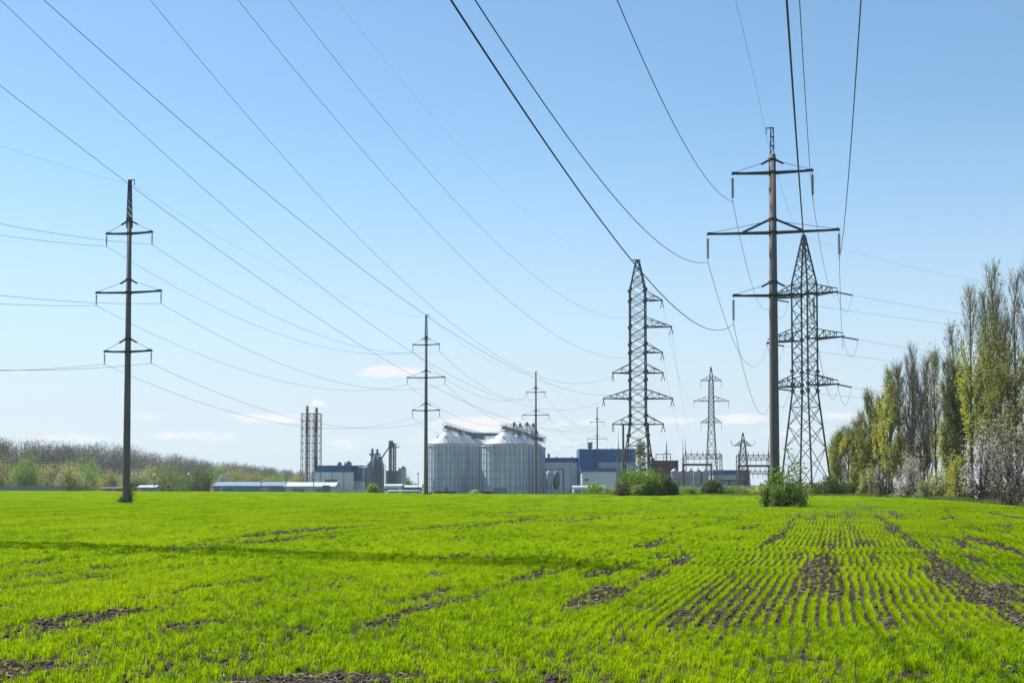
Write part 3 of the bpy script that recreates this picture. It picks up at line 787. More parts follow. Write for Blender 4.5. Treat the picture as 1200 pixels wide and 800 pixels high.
def door(parent, x, w_, h, y, m='greysheet'):
    b = MB(); b.box(x-w_/2, x+w_/2, y-.06, y+.04, .05, h); d = b.build('door', M[m], parent)
    b = MB(); b.box(x+w_/2-.25, x+w_/2-.15, y-.13, y-.06, 1, 1.2); b.build('handle', M['darksteel'], d)

# --- grain silos
def silo(px, D, r, eave_py, apex_py, label, ladder=False, ns=28):
    x, y, g = place(px, D); hw = H(eave_py, D, g); ha = H(apex_py, D, g)
    root = empty('grain_silo', (x, y, g), 0, label, 'silo', 'large galvanised grain silos')
    b = MB(); b.lathe([(r+.1, -.3), (r+.1, .5)], 48, smooth=False); b.build('foundation', M['concrete'], root)
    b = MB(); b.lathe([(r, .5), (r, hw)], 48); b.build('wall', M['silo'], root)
    b = MB()
    for i in range(ns):
        a = i*2*math.pi/ns; b.bar((r*1.006*math.cos(a), r*1.006*math.sin(a), .5), (r*1.006*math.cos(a), r*1.006*math.sin(a), hw), .13, .13)
    b.build('stiffeners', M['silorib'], root)
    b = MB()
    for k in range(1, 6):
        z = .5+(hw-.5)*k/6; b.lathe([(r+.01, z-.05), (r+.06, z-.05), (r+.06, z+.05), (r+.01, z+.05)], 48)
    b.build('wind_rings', M['silorib'], root)
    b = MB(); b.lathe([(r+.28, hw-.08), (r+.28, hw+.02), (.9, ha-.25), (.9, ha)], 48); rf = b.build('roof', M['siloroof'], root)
    b = MB()
    for i in range(24):
        a = i*2*math.pi/24; b.bar(((r+.25)*math.cos(a), (r+.25)*math.sin(a), hw+.06), (.9*math.cos(a), .9*math.sin(a), ha-.2), .06)
    b.build('roof_ribs', M['siloroof'], rf)
    b = MB(); b.lathe([(1.0, ha), (1.0, ha+.25), (.1, ha+.6)], 16); b.build('cap', M['silorib'], rf)
    b = MB()
    for i in range(6):
        a = i*math.pi/3+.4; q = .55; p = (r*q*math.cos(a), r*q*math.sin(a), hw+(ha-hw)*(1-q)); b.lathe([(.32, 0), (.32, .75), (.45, .8), (.1, 1.0)], 8, p)
    b.build('roof_vents', M['siloroof'], rf)
    b = MB()
    for i in range(36):
        a = i*math.pi/18; b.bar(((r+.3)*math.cos(a), (r+.3)*math.sin(a), hw), ((r+.3)*math.cos(a), (r+.3)*math.sin(a), hw+.5), .05)
    b.lathe([(r+.28, hw+.46), (r+.33, hw+.46), (r+.33, hw+.52), (r+.28, hw+.52)], 36); b.build('eave_railing', M['silorib'], rf)
    a = -math.pi*.62; b = MB(); cx, cy = (r+.35)*math.cos(a), (r+.35)*math.sin(a)
    for s in (-.25, .25): b.bar((cx+s, cy, .6), (cx+s, cy, hw+.6), .05)
    for k in range(int(hw/.4)): b.bar((cx-.25, cy, .8+k*.4), (cx+.25, cy, .8+k*.4), .04)
    for k in range(4): b.lathe([(.42, 2+k*hw/4.5), (.42, 2.12+k*hw/4.5)], 10, (cx, cy-.3, 0))
    b.build('ladder', M['silorib'], root)
    b = MB(); b.box(-.55, .55, -r-.12, -r+.1, .6, 2.6); b.build('hatch', M['darkmetal'], root)
    return x, y, g, hw, ha
S1 = silo(524, 400, 5.55, 522, 504.5, 'front silver grain silo of the left row, right of the second concrete pole')
S1b = silo(541, 414, 5.3, 522.5, 506, 'silver grain silo half hidden in the middle of the left row')
S1c = silo(551, 428, 5.0, 523, 508, 'rearmost silver grain silo of the left row, showing as a narrow strip')
S2 = silo(592, 398, 6.85, 522.5, 505, 'widest front silver grain silo, of the right row, below the conveyor legs')
S2b = silo(609, 414, 6.3, 523.5, 507, 'rear silver grain silo of the right row, behind the third concrete pole')
S2c = silo(618, 431, 5.6, 526, 511, 'hindmost silver grain silo at the right end, next to the white factory wall')
def catwalk(name, p, q, label, grp, wd=1.5, h=1.6, n=10):
    p = Vector(p); q = Vector(q); o0 = p.copy(); q = q-p; p = Vector((0, 0, 0)); d = q.normalized(); s = Vector((-d.y, d.x, 0)).normalized()*wd/2
    root = empty(name, o0, 0, label, 'conveyor', grp)
    b = MB(); b.bar(p, q, wd, .12); b.build('deck', M['darkmetal'], root)
    b = MB(); b.bar(p+Vector((0, 0, .5)), q+Vector((0, 0, .5)), wd*.45, .75); b.build('conveyor_casing', M['darkmetal'], root)
    b = MB()
    for k in (-1, 1):
        for z in (h, h*.55): b.bar(p+s*k+Vector((0, 0, z)), q+s*k+Vector((0, 0, z)), .08)
        b.bar(p+s*k+Vector((0, 0, -.7)), q+s*k+Vector((0, 0, -.7)), .1)
        for i in range(n+1):
            v = p.lerp(q, i/n)+s*k; b.bar(v+Vector((0, 0, -.7)), v+Vector((0, 0, h)), .08)
            if i < n: b.bar(v+Vector((0, 0, -.7)), p.lerp(q, (i+1)/n)+s*k, .06)
    b.build('railing', M['darkmetal'], root); return root
zt = lambda S, dz=.9: S[2]+S[4]+dz
GCV = 'conveyors above the grain silos'
catwalk('roof_conveyor', (S1[0]-.6, S1[1], zt(S1, .7)), (S1c[0]+4, S1c[1]+8, zt(S1c, -1.5)), 'dark roof conveyor with railings running back along the left silo row', GCV)
catwalk('roof_conveyor', (S2[0]-.6, S2[1], zt(S2, .7)), (S2c[0]+5, S2c[1]+6, zt(S2c, -1.4)), 'dark roof conveyor with railings running back along the right silo row', GCV)
catwalk('roof_conveyor', (gx(553, 420), 420, gzz(510.5, 420)), (gx(607, 424), 424, gzz(511.5, 424)), 'long level conveyor bridge spanning the gap between both silo rows', GCV, 1.3, 1.0, 14)
for i, px in enumerate((602.5, 609.5, 617.5, 625)):
    x, y, g = place(px, 440); zt_ = H(493+(i % 2)*1.2, 440, g)
    root = empty('bucket_elevator', (x, y, g), 0, f"{['leftmost','second','third','rightmost'][i]} of the four dark bucket elevator legs above the right silos", 'grain elevator', 'dark bucket elevators above the right silo row')
    b = MB()
    for sx in (-.75, .75):
        for sy in (-.75, .75): b.bar((sx, sy, 0), (sx, sy, zt_-.9), .14)
    nb = 16
    for k in range(nb):
        z0 = (zt_-1.6)*k/nb; z1 = (zt_-1.6)*(k+1)/nb
        for s in (-.75, .75): b.bar((-.75, s, z0), (.75, s, z1), .08); b.bar((s, -.75, z1), (s, .75, z0), .08); b.bar((-.75, s, z1), (.75, s, z1), .09)
    b.build('support_frame', M['darkmetal'], root)
    b = MB(); b.box(-.42, -.12, -.25, .25, 0, zt_-.9); b.box(.12, .42, -.25, .25, 0, zt_-.9); b.build('leg_casing', M['darkmetal'], root)
    b = MB(); b.tube([(0, -.4, zt_-.7), (0, .4, zt_-.7)], .38, 12); b.box(-.45, .45, -.35, .35, zt_-1.5, zt_-.7)
    b.build('head', M['darkmetal'], root)
    b = MB(); b.tube([(.6, 0, zt_-1.2), (1.6, 0, zt_-4), (1.6+(-1)**i*.8, -3, zt_-6.5)], .17, 6); b.build('spout', M['galv'], root)

# --- twin chimneys in one lattice frame
D = 420; x, y, g = place(364.5, D)
root = empty('stack_support', (x, y, g), 0, 'tall open lattice frame holding two chimneys left of the blue roofed boiler house', 'frame tower')
zt_ = H(484.5, D, g); cols = (-2.95, -.75, .75, 2.95)
for sx in cols:
    for sy in (-1.5, 1.5):
        b = MB(); b.bar((sx, sy, 0), (sx, sy, zt_), .17); b.build('leg', M['galv'], root)
b = MB(); nl = 11
for k in range(1, nl+1):
    z0 = zt_*(k-1)/nl; z1 = zt_*k/nl
    for sy in (-1.5, 1.5):
        b.bar((cols[0], sy, z1), (cols[-1], sy, z1), .12)
        for a_, c_ in zip(cols[:-1], cols[1:]): b.bar((a_, sy, z0), (c_, sy, z1), .07); b.bar((c_, sy, z0), (a_, sy, z1), .07)
    for sx in cols: b.bar((sx, -1.5, z1), (sx, 1.5, z1), .1); b.bar((sx, -1.5, z0), (sx, 1.5, z1), .07)
b.build('bracing', M['galv'], root)
b = MB()
for k in (3, 6, 9, 11):
    z1 = zt_*k/nl; b.box(cols[0], cols[-1], 1.0, 1.5, z1+.06, z1+.12)
b.build('platforms', M['galv'], root)
for px, pt, sp, lab in ((359.3, 475.5, 508, 'taller left chimney pipe with rusty red upper half inside the lattice frame'), (370.2, 477.5, 506, 'slightly shorter right chimney pipe with banded dark paint inside the lattice frame')):
    cx = gx(px, D); c = empty('chimney', (cx, D, g), 0, lab, 'chimney'); ht = H(pt, D, g); hs = H(sp, D, g)
    b = MB(); b.lathe([(.50, 0), (.46, hs)], 16); b.build('lower_pipe', M['stackgrey'], c)
    b = MB(); b.lathe([(.462, hs), (.455, ht), (.40, ht), (.38, ht-.5)], 16); b.build('upper_pipe', M['rust'], c)
    b = MB(); [b.lathe([(.5, z), (.56, z), (.56, z+.14), (.5, z+.14)], 16) for z in (hs, ht-1.2, hs*.5)]; b.build('rings', M['darkmetal'], c)
    if px > 365:
        b = MB(); b.lathe([(.492, hs*.12), (.478, hs*.62)], 16); b.build('painted_band', M['rust'], c)

# --- boiler house
D = 415; px0, px1 = 370, 424; x, y, g = place((px0+px1)/2, D); w_ = wpx(px0, px1, D)
root = empty('boiler_house', (x, y, g), 0, 'pale grey boiler house with blue upper walls and a big dark window', 'factory building')
hA = H(553, D, g); hB = H(546, D, g); xs_ = gx(414, D)-x
b = MB(); b.box(-w_/2-.6, xs_, 0, 16, -.5, hA); b.build('wall', M['whitesheet'], root)
b = MB(); b.box(-w_/2+.2, xs_-.25, .25, 15.7, hA, hB); b.build('upper_wall', M['bluesheet'], root)
b = MB(); b.box(xs_, w_/2, 1.2, 16, H(563, D, g), hB-.3); b.build('side_bay', M['bluesheet'], root)
b = MB(); b.box(xs_, w_/2-.05, 1.3, 16, -.5, H(563, D, g)-.02); b.build('lower_side_wall', M['greysheet'], root)
b = MB(); b.box(-w_/2+.05, w_/2+.15, .1, 15.9, hB, hB+.25); b.build('roof', M['bluegrey'], root)
b = MB(); b.lathe([(1.2, 0), (1.2, .9), (.3, 1.5)], 14, (2.0, 6, hB+.25)); b.lathe([(.7, 0), (.7, .8), (.2, 1.2)], 10, (-.6, 6, hB+.25)); b.build('roof_fans', M['darkmetal'], root)
window(root, gx(388, D)-x, H(569, D, g), wpx(381, 395, D), wpx(561.5, 569, D), 0, 5); door(root, gx(404, D)-x, 1.6, 2.4, 0)
b = MB()
for sx in (-5.5, -2, 1.5): b.bar((sx, -.12, 0), (sx, -.12, hA), .12)
b.build('downpipes', M['galv'], root)

# --- left low warehouses
def shed(name, pxa, pxb, D, depth, eave, ridge, label, wall, roof, doors=2, gable=True, cat='warehouse'):
    x, y, g = place((pxa+pxb)/2, D); w_ = wpx(pxa, pxb, D); e = H(eave, D, g); r = H(ridge, D, g)
    root = empty(name, (x, y, g), 0, label, cat)
    b = MB(); b.box(-w_/2, w_/2, 0, depth, -.5, e); b.build('wall', M[wall], root)
    b = MB(); V = [(-w_/2-.3, -.35, e-.05), (w_/2+.3, -.35, e-.05), (w_/2+.3, depth/2, r), (-w_/2-.3, depth/2, r), (w_/2+.3, depth+.35, e-.05), (-w_/2-.3, depth+.35, e-.05)]
    V2 = [(a, c, z+.18) for a, c, z in V]
    b.add(V+V2, [(0,3,2,1), (3,5,4,2), (6,7,8,9), (9,8,10,11), (0,1,7,6), (5,11,10,4), (1,2,8,7), (2,4,10,8), (0,6,9,3), (3,9,11,5)])
    b.build('roof', M[roof], root)
    b = MB(); b.add([(-w_/2, .0, e-.04), (-w_/2, depth, e-.04), (-w_/2, depth/2, r-.03), (-w_/2+.2, 0, e-.04), (-w_/2+.2, depth, e-.04), (-w_/2+.2, depth/2, r-.03),
                     (w_/2, .0, e-.04), (w_/2, depth, e-.04), (w_/2, depth/2, r-.03), (w_/2-.2, 0, e-.04), (w_/2-.2, depth, e-.04), (w_/2-.2, depth/2, r-.03)],
                    [(0,2,1), (3,4,5), (6,7,8), (9,11,10)]); b.build('gable', M[wall], root)
    for i in range(doors):
        b = MB(); cx = -w_/2+w_*(i+.6)/(doors+.2); b.box(cx-1.6, cx+1.6, -.07, .04, 0, min(3.0, e*.8)); b.build('gate', M['bluegrey' if wall != 'bluegrey' else 'teal'], root)
    for i in range(2):
        window(root, -w_/2+w_*(i+.25)/2, e*.55, 1.6, e*.22, 0, 3)
    return root
sh = shed('warehouse', 250, 345, 380, 14, 569.5, 565, 'long low bluish grey warehouse with a hipped left end, right of the distant trees', 'bluegrey', 'bluegrey', 3)
shed('warehouse', 334, 392, 372, 12, 570, 565.5, 'long low warehouse with pale whitish roof in front of the boiler house', 'greysheet', 'palesheet', 2)
shed('shed', 162, 182, 390, 6, 571, 569, 'small bluish shed with white roof right of the leftmost pole', 'bluegrey', 'palesheet', 1, cat='shed')
shed('shed', 118, 141, 390, 5, 572.5, 571, 'low rusty brown shed just left of the leftmost pole', 'redbrown', 'redbrown', 1, cat='shed')
x, y, g = place(30, 400)
root = empty('board_fence', (x, y, g), 0, 'long grey board fence under the green trees at the far left', 'fence')
b = MB()
for i in range(46): b.box(-12+i*.52, -12+i*.52+.46, 0, .05, 0, 1.9+.12*((i*7) % 3))
b.build('boards', M['galv'], root)
for i in range(10):
    b = MB(); b.box(-12+i*2.6, -12+i*2.6+.15, .05, .2, -.3, 2.1); b.build('post', M['galv'], root)
x, y, g = place(382, 350)
root = empty('service_kiosk', (x, y, g), 0, 'small teal kiosk in front of the pale roofed warehouse', 'kiosk')
b = MB(); b.box(-.95, .95, 0, 1.8, -.5, 2.0); b.build('body', M['teal'], root); b = MB(); b.prism([(-1.1, 2.0), (1.1, 2.0), (.6, 2.35), (-.6, 2.35)], -.15, 1.95); b.build('roof', M['teal'], root); door(root, .2, .8, 1.8, 0, 'teal')

# --- pipe racks / low white walls
def lowwall(name, pxa, pxb, D, py, label, m, cat, posts=8, th=.25):
    x, y, g = place((pxa+pxb)/2, D); w_ = wpx(pxa, pxb, D); h = H(py, D, g)
    root = empty(name, (x, y, g), 0, label, cat)
    b = MB(); n_ = posts
    for i in range(n_): b.box(-w_/2+w_*i/n_+.03, -w_/2+w_*(i+1)/n_-.03, 0, th, -.6, h)
    b.build('panels', M[m], root)
    b = MB(); b.box(-w_/2, w_/2, -.06, th+.06, h, h+.14); b.build('coping', M[m], root)
    for i in range(n_+1):
        b = MB(); b.box(-w_/2+w_*i/n_-.14, -w_/2+w_*i/n_+.14, -.1, th+.1, -.6, h+.2); b.build('post', M[m], root)
lowwall('container_row', 510, 534, 345, 576.2, 'dark maroon sheet fence at the foot of the left silos', 'redbrown', 'fence', 9)
lowwall('container_row', 554, 577, 345, 576.2, 'dark maroon sheet fence at the foot of the wide right silo', 'redbrown', 'fence', 9)
for o_ in [o for o in COL.objects if o.name.startswith('container_row')]: o_.name = 'sheet_fence'
lowwall('factory_wall', 778, 900, 365, 569.5, 'long pale perimeter wall behind the bushes below the switchyard', 'plaster', 'wall', 24)
lowwall('factory_wall', 390, 428, 360, 574, 'low white wall in front of the boiler house and dryer', 'plaster', 'wall', 10)
x, y, g = place(474, 350); root = empty('pipe_rack', (x, y, g), 0, 'low white insulated pipe bent down at both ends near the second pole', 'pipe')
b = MB(); w_ = wpx(453, 493, 350); h = H(575, 350, g)
b.tube([(-w_/2, 0, -.3), (-w_/2, 0, h-.35), (-w_/2+.35, 0, h), (w_/2-.35, 0, h), (w_/2, 0, h-.35), (w_/2, 0, -.3)], .2, 10); b.build('pipe', M['whitepaint'], root)
for i in range(5):
    b = MB(); sx = -w_/2+w_*(i+.5)/5; b.box(sx-.1, sx+.1, -.12, .12, -.3, h-.2); b.build('support', M['galv'], root)

# --- grain dryer
D = 405; x, y, g = place(439, D); root = empty('grain_dryer', (x, y, g), 0, 'tall dark grain dryer with rounded shoulders and twin outlet stacks', 'grain dryer')
h1 = H(541, D, g); h2 = H(534, D, g); W2 = wpx(426, 450, D)/2
b = MB(); b.prism([(-W2*.72, -.5), (W2*.78, -.5), (W2*.78, h1-1), (W2*.5, h2), (-W2*.1, h2+.5), (-W2*.5, h1), (-W2*.72, h1-.8)], 0, 5); b.build('body', M['midmetal'], root)
for k, sx in enumerate((-.05, .32)):
    b = MB(); b.lathe([(.62, .2), (.62, h2-.6), (.1, h2+.1)], 14, (W2*sx+.2, -.5, 0)); b.build('duct', M['galv'], root)
b = MB(); b.box(-W2*.95, -W2*.72, .6, 4.2, 2, h1-1.6); b.box(-W2*1.15, -W2*.72, .2, 3, h1*.42, h1*.52); b.build('side_casing', M['darkmetal'], root)
for sx, pt in ((435.3, 525.5), (441, 526)):
    b = MB(); xx = gx(sx, D)-x; b.lathe([(.42, h2-1), (.42, H(pt, D, g)), (.34, H(pt, D, g)+.05)], 12, (xx, 2, 0)); b.build('outlet_stack', M['darkmetal'], root)
b = MB(); b.box(gx(432, D)-x, gx(445, D)-x, 1, 3, H(531, D, g)-.5, H(531, D, g)); b.build('cyclone_deck', M['darkmetal'], root)
for k in range(6):
    b = MB(); z = 1.6+k*(h1-2.4)/5.4
    for yy in (-1.25, ): b.box(-W2*.72, W2*.78, -1.35, -1.2, z+.95, z+1.03); b.box(-W2*.72, W2*.78, -1.35, -.02, z-.06, z)
    for q in range(9): b.bar((-W2*.72+q*W2*1.5/8, -1.28, z), (-W2*.72+q*W2*1.5/8, -1.28, z+1), .06)
    b.bar((-W2*.72, -1.28, z-.03), (-W2*.72, -.02, z-.03), .08); b.bar((W2*.78, -1.28, z-.03), (W2*.78, -.02, z-.03), .08)
    b.build('walkway', M['galv'], root)
b = MB(); [b.bar((sx, -1.25, -.3), (sx, -1.25, h1-1.2), .12) for sx in (-W2*.72, W2*.78)]
for k in range(14): b.bar((W2*.98, 1, .5+k*.7), (W2*.98, 1.6, .5+k*.7), .05)
b.bar((W2*.98, 1, -.3), (W2*.98, 1, h1-.5), .1); b.bar((W2*.98, 1.6, -.3), (W2*.98, 1.6, h1-.5), .1); b.build('ladder_frame', M['galv'], root)
# --- elevator tower with bins
x, y, g = place(459.5, D); root = empty('elevator_tower', (x, y, g), 0, 'slender lattice elevator tower with a platform on top, above dark square bins', 'grain elevator')
ht = H(518, D, g); q = wpx(455.5, 463, D)/2
b = MB()
for sx in (-q, q):
    for sy in (0, 2): b.bar((sx, sy, -.3), (sx, sy, ht-.5), .18)
for k in range(13):
    z0 = (ht-.5)*k/13; z1 = (ht-.5)*(k+1)/13
    for sy in (0, 2): b.bar((-q, sy, z0), (q, sy, z1), .08); b.bar((q, sy, z0), (-q, sy, z1), .08); b.bar((-q, sy, z1), (q, sy, z1), .1)
b.build('support_frame', M['darkmetal'], root)
b = MB(); b.box(-.7, -.2, .7, 1.3, 0, ht); b.box(.1, .6, .7, 1.3, 0, ht-.2); b.build('leg_casing', M['darkmetal'], root)
b = MB(); b.box(-q-.2, q+1.2, -.3, 2.3, ht-1.5, ht-1.35); b.box(-q-.1, -q+1.1, .3, 1.7, ht-1.35, ht+.5)
for k in range(6): b.bar((-q-.2+k*.62, -.3, ht-1.4), (-q-.2+k*.62, -.3, ht-.4), .06)
b.bar((-q-.2, -.3, ht-.4), (q+1.2, -.3, ht-.4), .07); b.build('head', M['darkmetal'], root)
b = MB(); b.tube([(-q, 1, H(523, D, g)), (gx(446, D)-x, 2, H(537, D, g))], .22, 8); b.build('spout', M['darkmetal'], root)
x, y, g = place(463, D+3); root = empty('storage_bins', (x, y, g), 0, 'group of dark ribbed square bins with a taller pale right end under the elevator tower', 'bins')
xa = gx(451, D)-x; xb = gx(469, D)-x; xc = gx(474, D)-x; hb = H(551, D, g); hc = H(548, D, g)
for k in range(4):
    b = MB(); a_ = xa+(xb-xa)*k/4; b.box(a_+.04, xa+(xb-xa)*(k+1)/4-.04, 0, 5, -.3, hb-.15*(k % 2)); b.build('bin', M['midmetal'], root)
b = MB(); b.box(xb-.9, xc, .4, 4, -.3, hc); b.build('end_tower', M['greysheet'], root)
b = MB(); b.box(xb+.1, xc-.3, 1, 3, hc, hc+.5); b.build('hood', M['darkmetal'], root)
shed('shed', 451, 470, 385, 6, 569.5, 567.5, 'low pale shed under the dark square bins left of the second pole', 'whitesheet', 'palesheet', 1, cat='shed')
shed('shed', 470, 493, 388, 6, 571, 569, 'low grey brown shed directly left of the second pole foot', 'darkmetal', 'greysheet', 1, cat='shed')
x, y, g = place(585, 348); root = empty('water_tank', (x, y, g), 0, 'pale turquoise steel box tank at the foot of the widest silo', 'tank')
b = MB(); b.box(-1.55, 1.55, 0, 2.2, .2, 1.9+.25); b.build('body', M['bluegrey'], root); b = MB(); b.box(-1.6, 1.6, -.05, 2.25, 2.15, 2.28); b.build('lid', M['palesheet'], root)
for sx in (-1.3, 1.3): b = MB(); b.box(sx-.15, sx+.15, .2, 2, -.6, .2); b.build('foot', M['concrete'], root)

# --- white process hall, tanks, blue building
D = 430; x, y, g = place(656, D); w_ = wpx(630, 681, D)
root = empty('process_hall', (x, y, g), 0, 'pale factory hall with a blue band along its roof edge right of the silos', 'factory building')
ha = H(541.5, D, g); hb = H(536.5, D, g)
b = MB(); b.box(-w_/2, w_/2, 0, 22, -.5, ha); b.build('wall', M['whitesheet'], root)
b = MB(); b.box(-w_/2-.08, w_/2, -.1, 22.1, ha, hb); b.build('roof_band', M['bluesheet'], root)
b = MB(); b.box(-w_/2-.1, w_/2, -.14, 22.1, hb, hb+.15); b.build('roof', M['bluegrey'], root)
b = MB(); cx = gx(643.5, D)-x; b.lathe([(.35, 0), (.35, 1.1), (.5, 1.1), (.5, 1.4)], 10, (cx, 4, hb)); b.build('vent_stub', M['darkmetal'], root)
for px in (653, 671): b = MB(); b.lathe([(.18, 0), (.18, .5), (.3, .6)], 8, (gx(px, D)-x, 5, hb)); b.build('vent_stub', M['darkmetal'], root)
b = MB(); xq = gx(680, D)-x-.9; b.box(xq, xq+.9, -.16, -.02, H(570, D, g), ha); b.build('corner_stripe', M['bluesheet'], root)
door(root, gx(667, D)-x, 1.4, 2.3, 0); b = MB()
for px in (661, 669): b.bar((gx(px, D)-x, -.1, 0), (gx(px, D)-x, -.1, ha), .1)
b.build('downpipes', M['galv'], root)
for px, m_, lab in ((643, 'silo', 'bright silver tank with pointed top in front of the pale hall'), (652, 'darkmetal', 'darker tank right beside the bright one, with a hopper bottom')):
    D = 405; x, y, g = place(px, D); root = empty('process_tank', (x, y, g), 0, lab, 'tank'); r = 1.03; z1 = H(554.5, D, g); z0 = H(572, D, g)
    b = MB(); b.lathe([(.25, z0-.4), (r, z0+1), (r, z1), (.2, z1+.8)], 22); b.build('shell', M[m_], root)
    b = MB(); [b.lathe([(r+.01, z), (r+.05, z), (r+.05, z+.12), (r+.01, z+.12)], 22) for z in (z0+1.1, (z0+z1)/2, z1-.2)]; b.build('bands', M['galv'], root)
    for a in range(4):
        b = MB(); ca, sa = math.cos(a*math.pi/2+.78), math.sin(a*math.pi/2+.78); b.bar((r*ca, r*sa, -.6), (r*ca, r*sa, z0+1.6), .16); b.build('leg', M['darkmetal'], root)
D = 403; x, y, g = place(648.5, D); root = empty('tank_frame', (x, y, g), 0, 'dark steel portal frame with a top walkway around the two silver tanks', 'steel frame')
w_ = wpx(637, 660, D); h = H(549.5, D, g)
for sx in (-w_/2, w_/2):
    for sy in (-1.4, 3): b = MB(); b.bar((sx, sy, -.5), (sx, sy, h), .17); b.build('leg', M['darkmetal'], root)
b = MB(); [b.bar((-w_/2, sy, h), (w_/2, sy, h), .25) for sy in (-1.4, 3)]
for k in range(9): b.bar((-w_/2+w_*k/8, -1.4, h), (-w_/2+w_*k/8, -1.4, h+.9), .06)
b.bar((-w_/2, -1.4, h+.9), (w_/2, -1.4, h+.9), .07)
for k in range(9): b.bar((-w_/2+w_*k/8, -1.4, h), (-w_/2+w_*k/8, 3, h), .12)
b.build('walkway', M['darkmetal'], root)

D = 425; x, y, g = place(712, D); w_ = wpx(680, 746, D); root = empty('blue_factory', (x, y, g), 0, 'tall blue clad factory block with a round roof extractor, behind the farthest concrete pole', 'factory building')
ht = H(526.5, D, g)
b = MB(); b.box(-w_/2, w_/2, 0, 18, -.5, ht); b.build('wall', M['bluesheet'], root)
b = MB(); b.box(-w_/2-.1, w_/2+.1, -.1, 18.1, ht, ht+.2); b.build('roof', M['bluegrey'], root)
b = MB(); xa = gx(724, D)-x; b.box(gx(699, D)-x, w_/2+.06, -.12, -.01, H(549, D, g), H(541.5, D, g)); b.box(xa-.4, w_/2+.06, -.12, -.01, -.5, H(549.05, D, g)); b.build('pale_panel', M['greysheet'], root)
b = MB(); xm = gx(692.3, D)-x; b.lathe([(.55, 0), (.55, .5), (.9, .6), (.9, 1.0), (.6, 1.1), (.6, 1.5), (.95, 1.6), (.95, 2.0), (.3, 2.3)], 14, (xm, 4, ht+.2)); b.build('roof_extractor', M['darkmetal'], root)
b = MB(); [b.bar((xm+5+k*2, 3, ht+.2), (xm+5+k*2, 3, ht+.8), .2) for k in range(4)]; b.build('roof_vents', M['galv'], root)
D2_ = 417; x, y, g = place(702.5, D2_); w_ = wpx(682, 723, D2_); root = empty('factory_annex', (x, y, g), 0, 'low white annex with a blue roof edge and small window against the blue block', 'factory building')
ha = H(552.5, D2_, g)
b = MB(); b.box(-w_/2, w_/2, 0, 7.4, -.5, ha); b.build('wall', M['whitesheet'], root)
b = MB(); b.box(-w_/2-.3, w_/2+.3, -.3, 7.5, ha, H(548.5, D2_, g)); b.build('roof_band', M['bluesheet'], root)
window(root, gx(687.5, D2_)-x, H(563.5, D2_, g), 1.3, .8, 0, 2); door(root, gx(710, D2_)-x, 1.4, 2.2, 0)
shed('shed', 672, 708, 380, 5, 571, 569.5, 'low long white outbuilding behind the light green bush', 'whitesheet', 'palesheet', 2, cat='shed')

# --- brick plant, small silos, blue roofed hall behind the switchyard
D = 440; x, y, g = place(779.5, D); w_ = wpx(764, 795, D); root = empty('brick_plant', (x, y, g), 0, 'dark red brick plant building with roof frame and thin mast, behind the round bush', 'factory building')
h = H(540, D, g); b = MB(); b.box(-w_/2, w_/2, 0, 10, -.5, h); b.build('wall', M['brick'], root)
b = MB(); b.box(-w_/2-.1, -w_/2+.9, -.12, 2, -.5, H(536.5, D, g)); b.build('corner_pier', M['brick'], root)
b = MB(); b.box(-w_/2+1, w_/2+.2, -.15, 10.1, h, h+.22); b.build('roof', M['darkmetal'], root)
b = MB()
for sx in (-2.7, -.2, 2): b.bar((sx, 2, h), (sx, 2, h+2.2), .2)
b.bar((-2.9, 2, h+2.2), (2.2, 2, h+2.2), .25); b.bar((-2.9, 2, h+1.2), (2.2, 2, h+1.2), .12); b.build('roof_frame', M['darkmetal'], root)
b = MB(); xm = gx(782.5, D)-x; b.tube([(xm, 3, h), (xm, 3, H(523, D, g)), (xm, 3, H(515, D, g))], [.22, .16, .05], 7); b.lathe([(.9, 0), (.9, .12)], 12, (xm, 3, H(530.5, D, g))); b.lathe([(.95, 0), (.95, .06)], 12, (xm, 3, H(527.5, D, g))); b.build('mast', M['darkmetal'], root)
for i in range(4): window(root, -w_/2+2+i*1.7, h*.55, .9, 1.2, 0, 2)
for i, px in enumerate((790.5, 799.5, 808.5, 817.5, 826)):
    D = 432; x, y, g = place(px, D); root = empty('small_silo', (x, y, g), 0, f"{['leftmost','second','middle','fourth','rightmost'][i]} of the five small grey silos behind the switchyard", 'silo', 'row of small grey silos behind the switchyard')
    r = 1.17; z = H(552, D, g); b = MB(); b.lathe([(r, -.4), (r, z)], 20); b.build('wall', M['midmetal'], root)
    b = MB(); b.lathe([(r+.1, z-.05), (r+.1, z), (.2, z+.9)], 20); b.build('roof', M['midmetal'], root)
    b = MB(); [b.lathe([(r+.01, q), (r+.05, q), (r+.05, q+.1), (r+.01, q+.1)], 20) for q in (z*.25, z*.5, z*.75)]; b.build('bands', M['silorib'], root)
D = 436; x, y, g = place(857, D); w_ = wpx(836, 878, D); root = empty('blue_roofed_hall', (x, y, g), 0, 'grey hall with a blue upper band and brown lower wall behind the switchyard', 'factory building')
ha = H(556, D, g); hb = H(550.5, D, g)
b = MB(); b.box(-w_/2, w_/2, 0, 14, H(562, D, g), ha); b.build('wall', M['greysheet'], root)
b = MB(); b.box(-w_/2-.05, w_/2+.05, -.1, 14, -.5, H(562, D, g)); b.build('plinth', M['brick'], root)
b = MB(); b.box(-w_/2-.15, w_/2+.15, -.2, 14.2, ha, hb); b.build('roof_band', M['bluesheet'], root)
b = MB(); b.box(w_/2-2, w_/2+.12, -.16, -.01, H(562, D, g), ha); b.build('blue_corner', M['bluesheet'], root)
for i in range(4): window(root, -w_/2+1.6+i*2.3, H(568, D, g), 1.2, .9, -.1, 2)

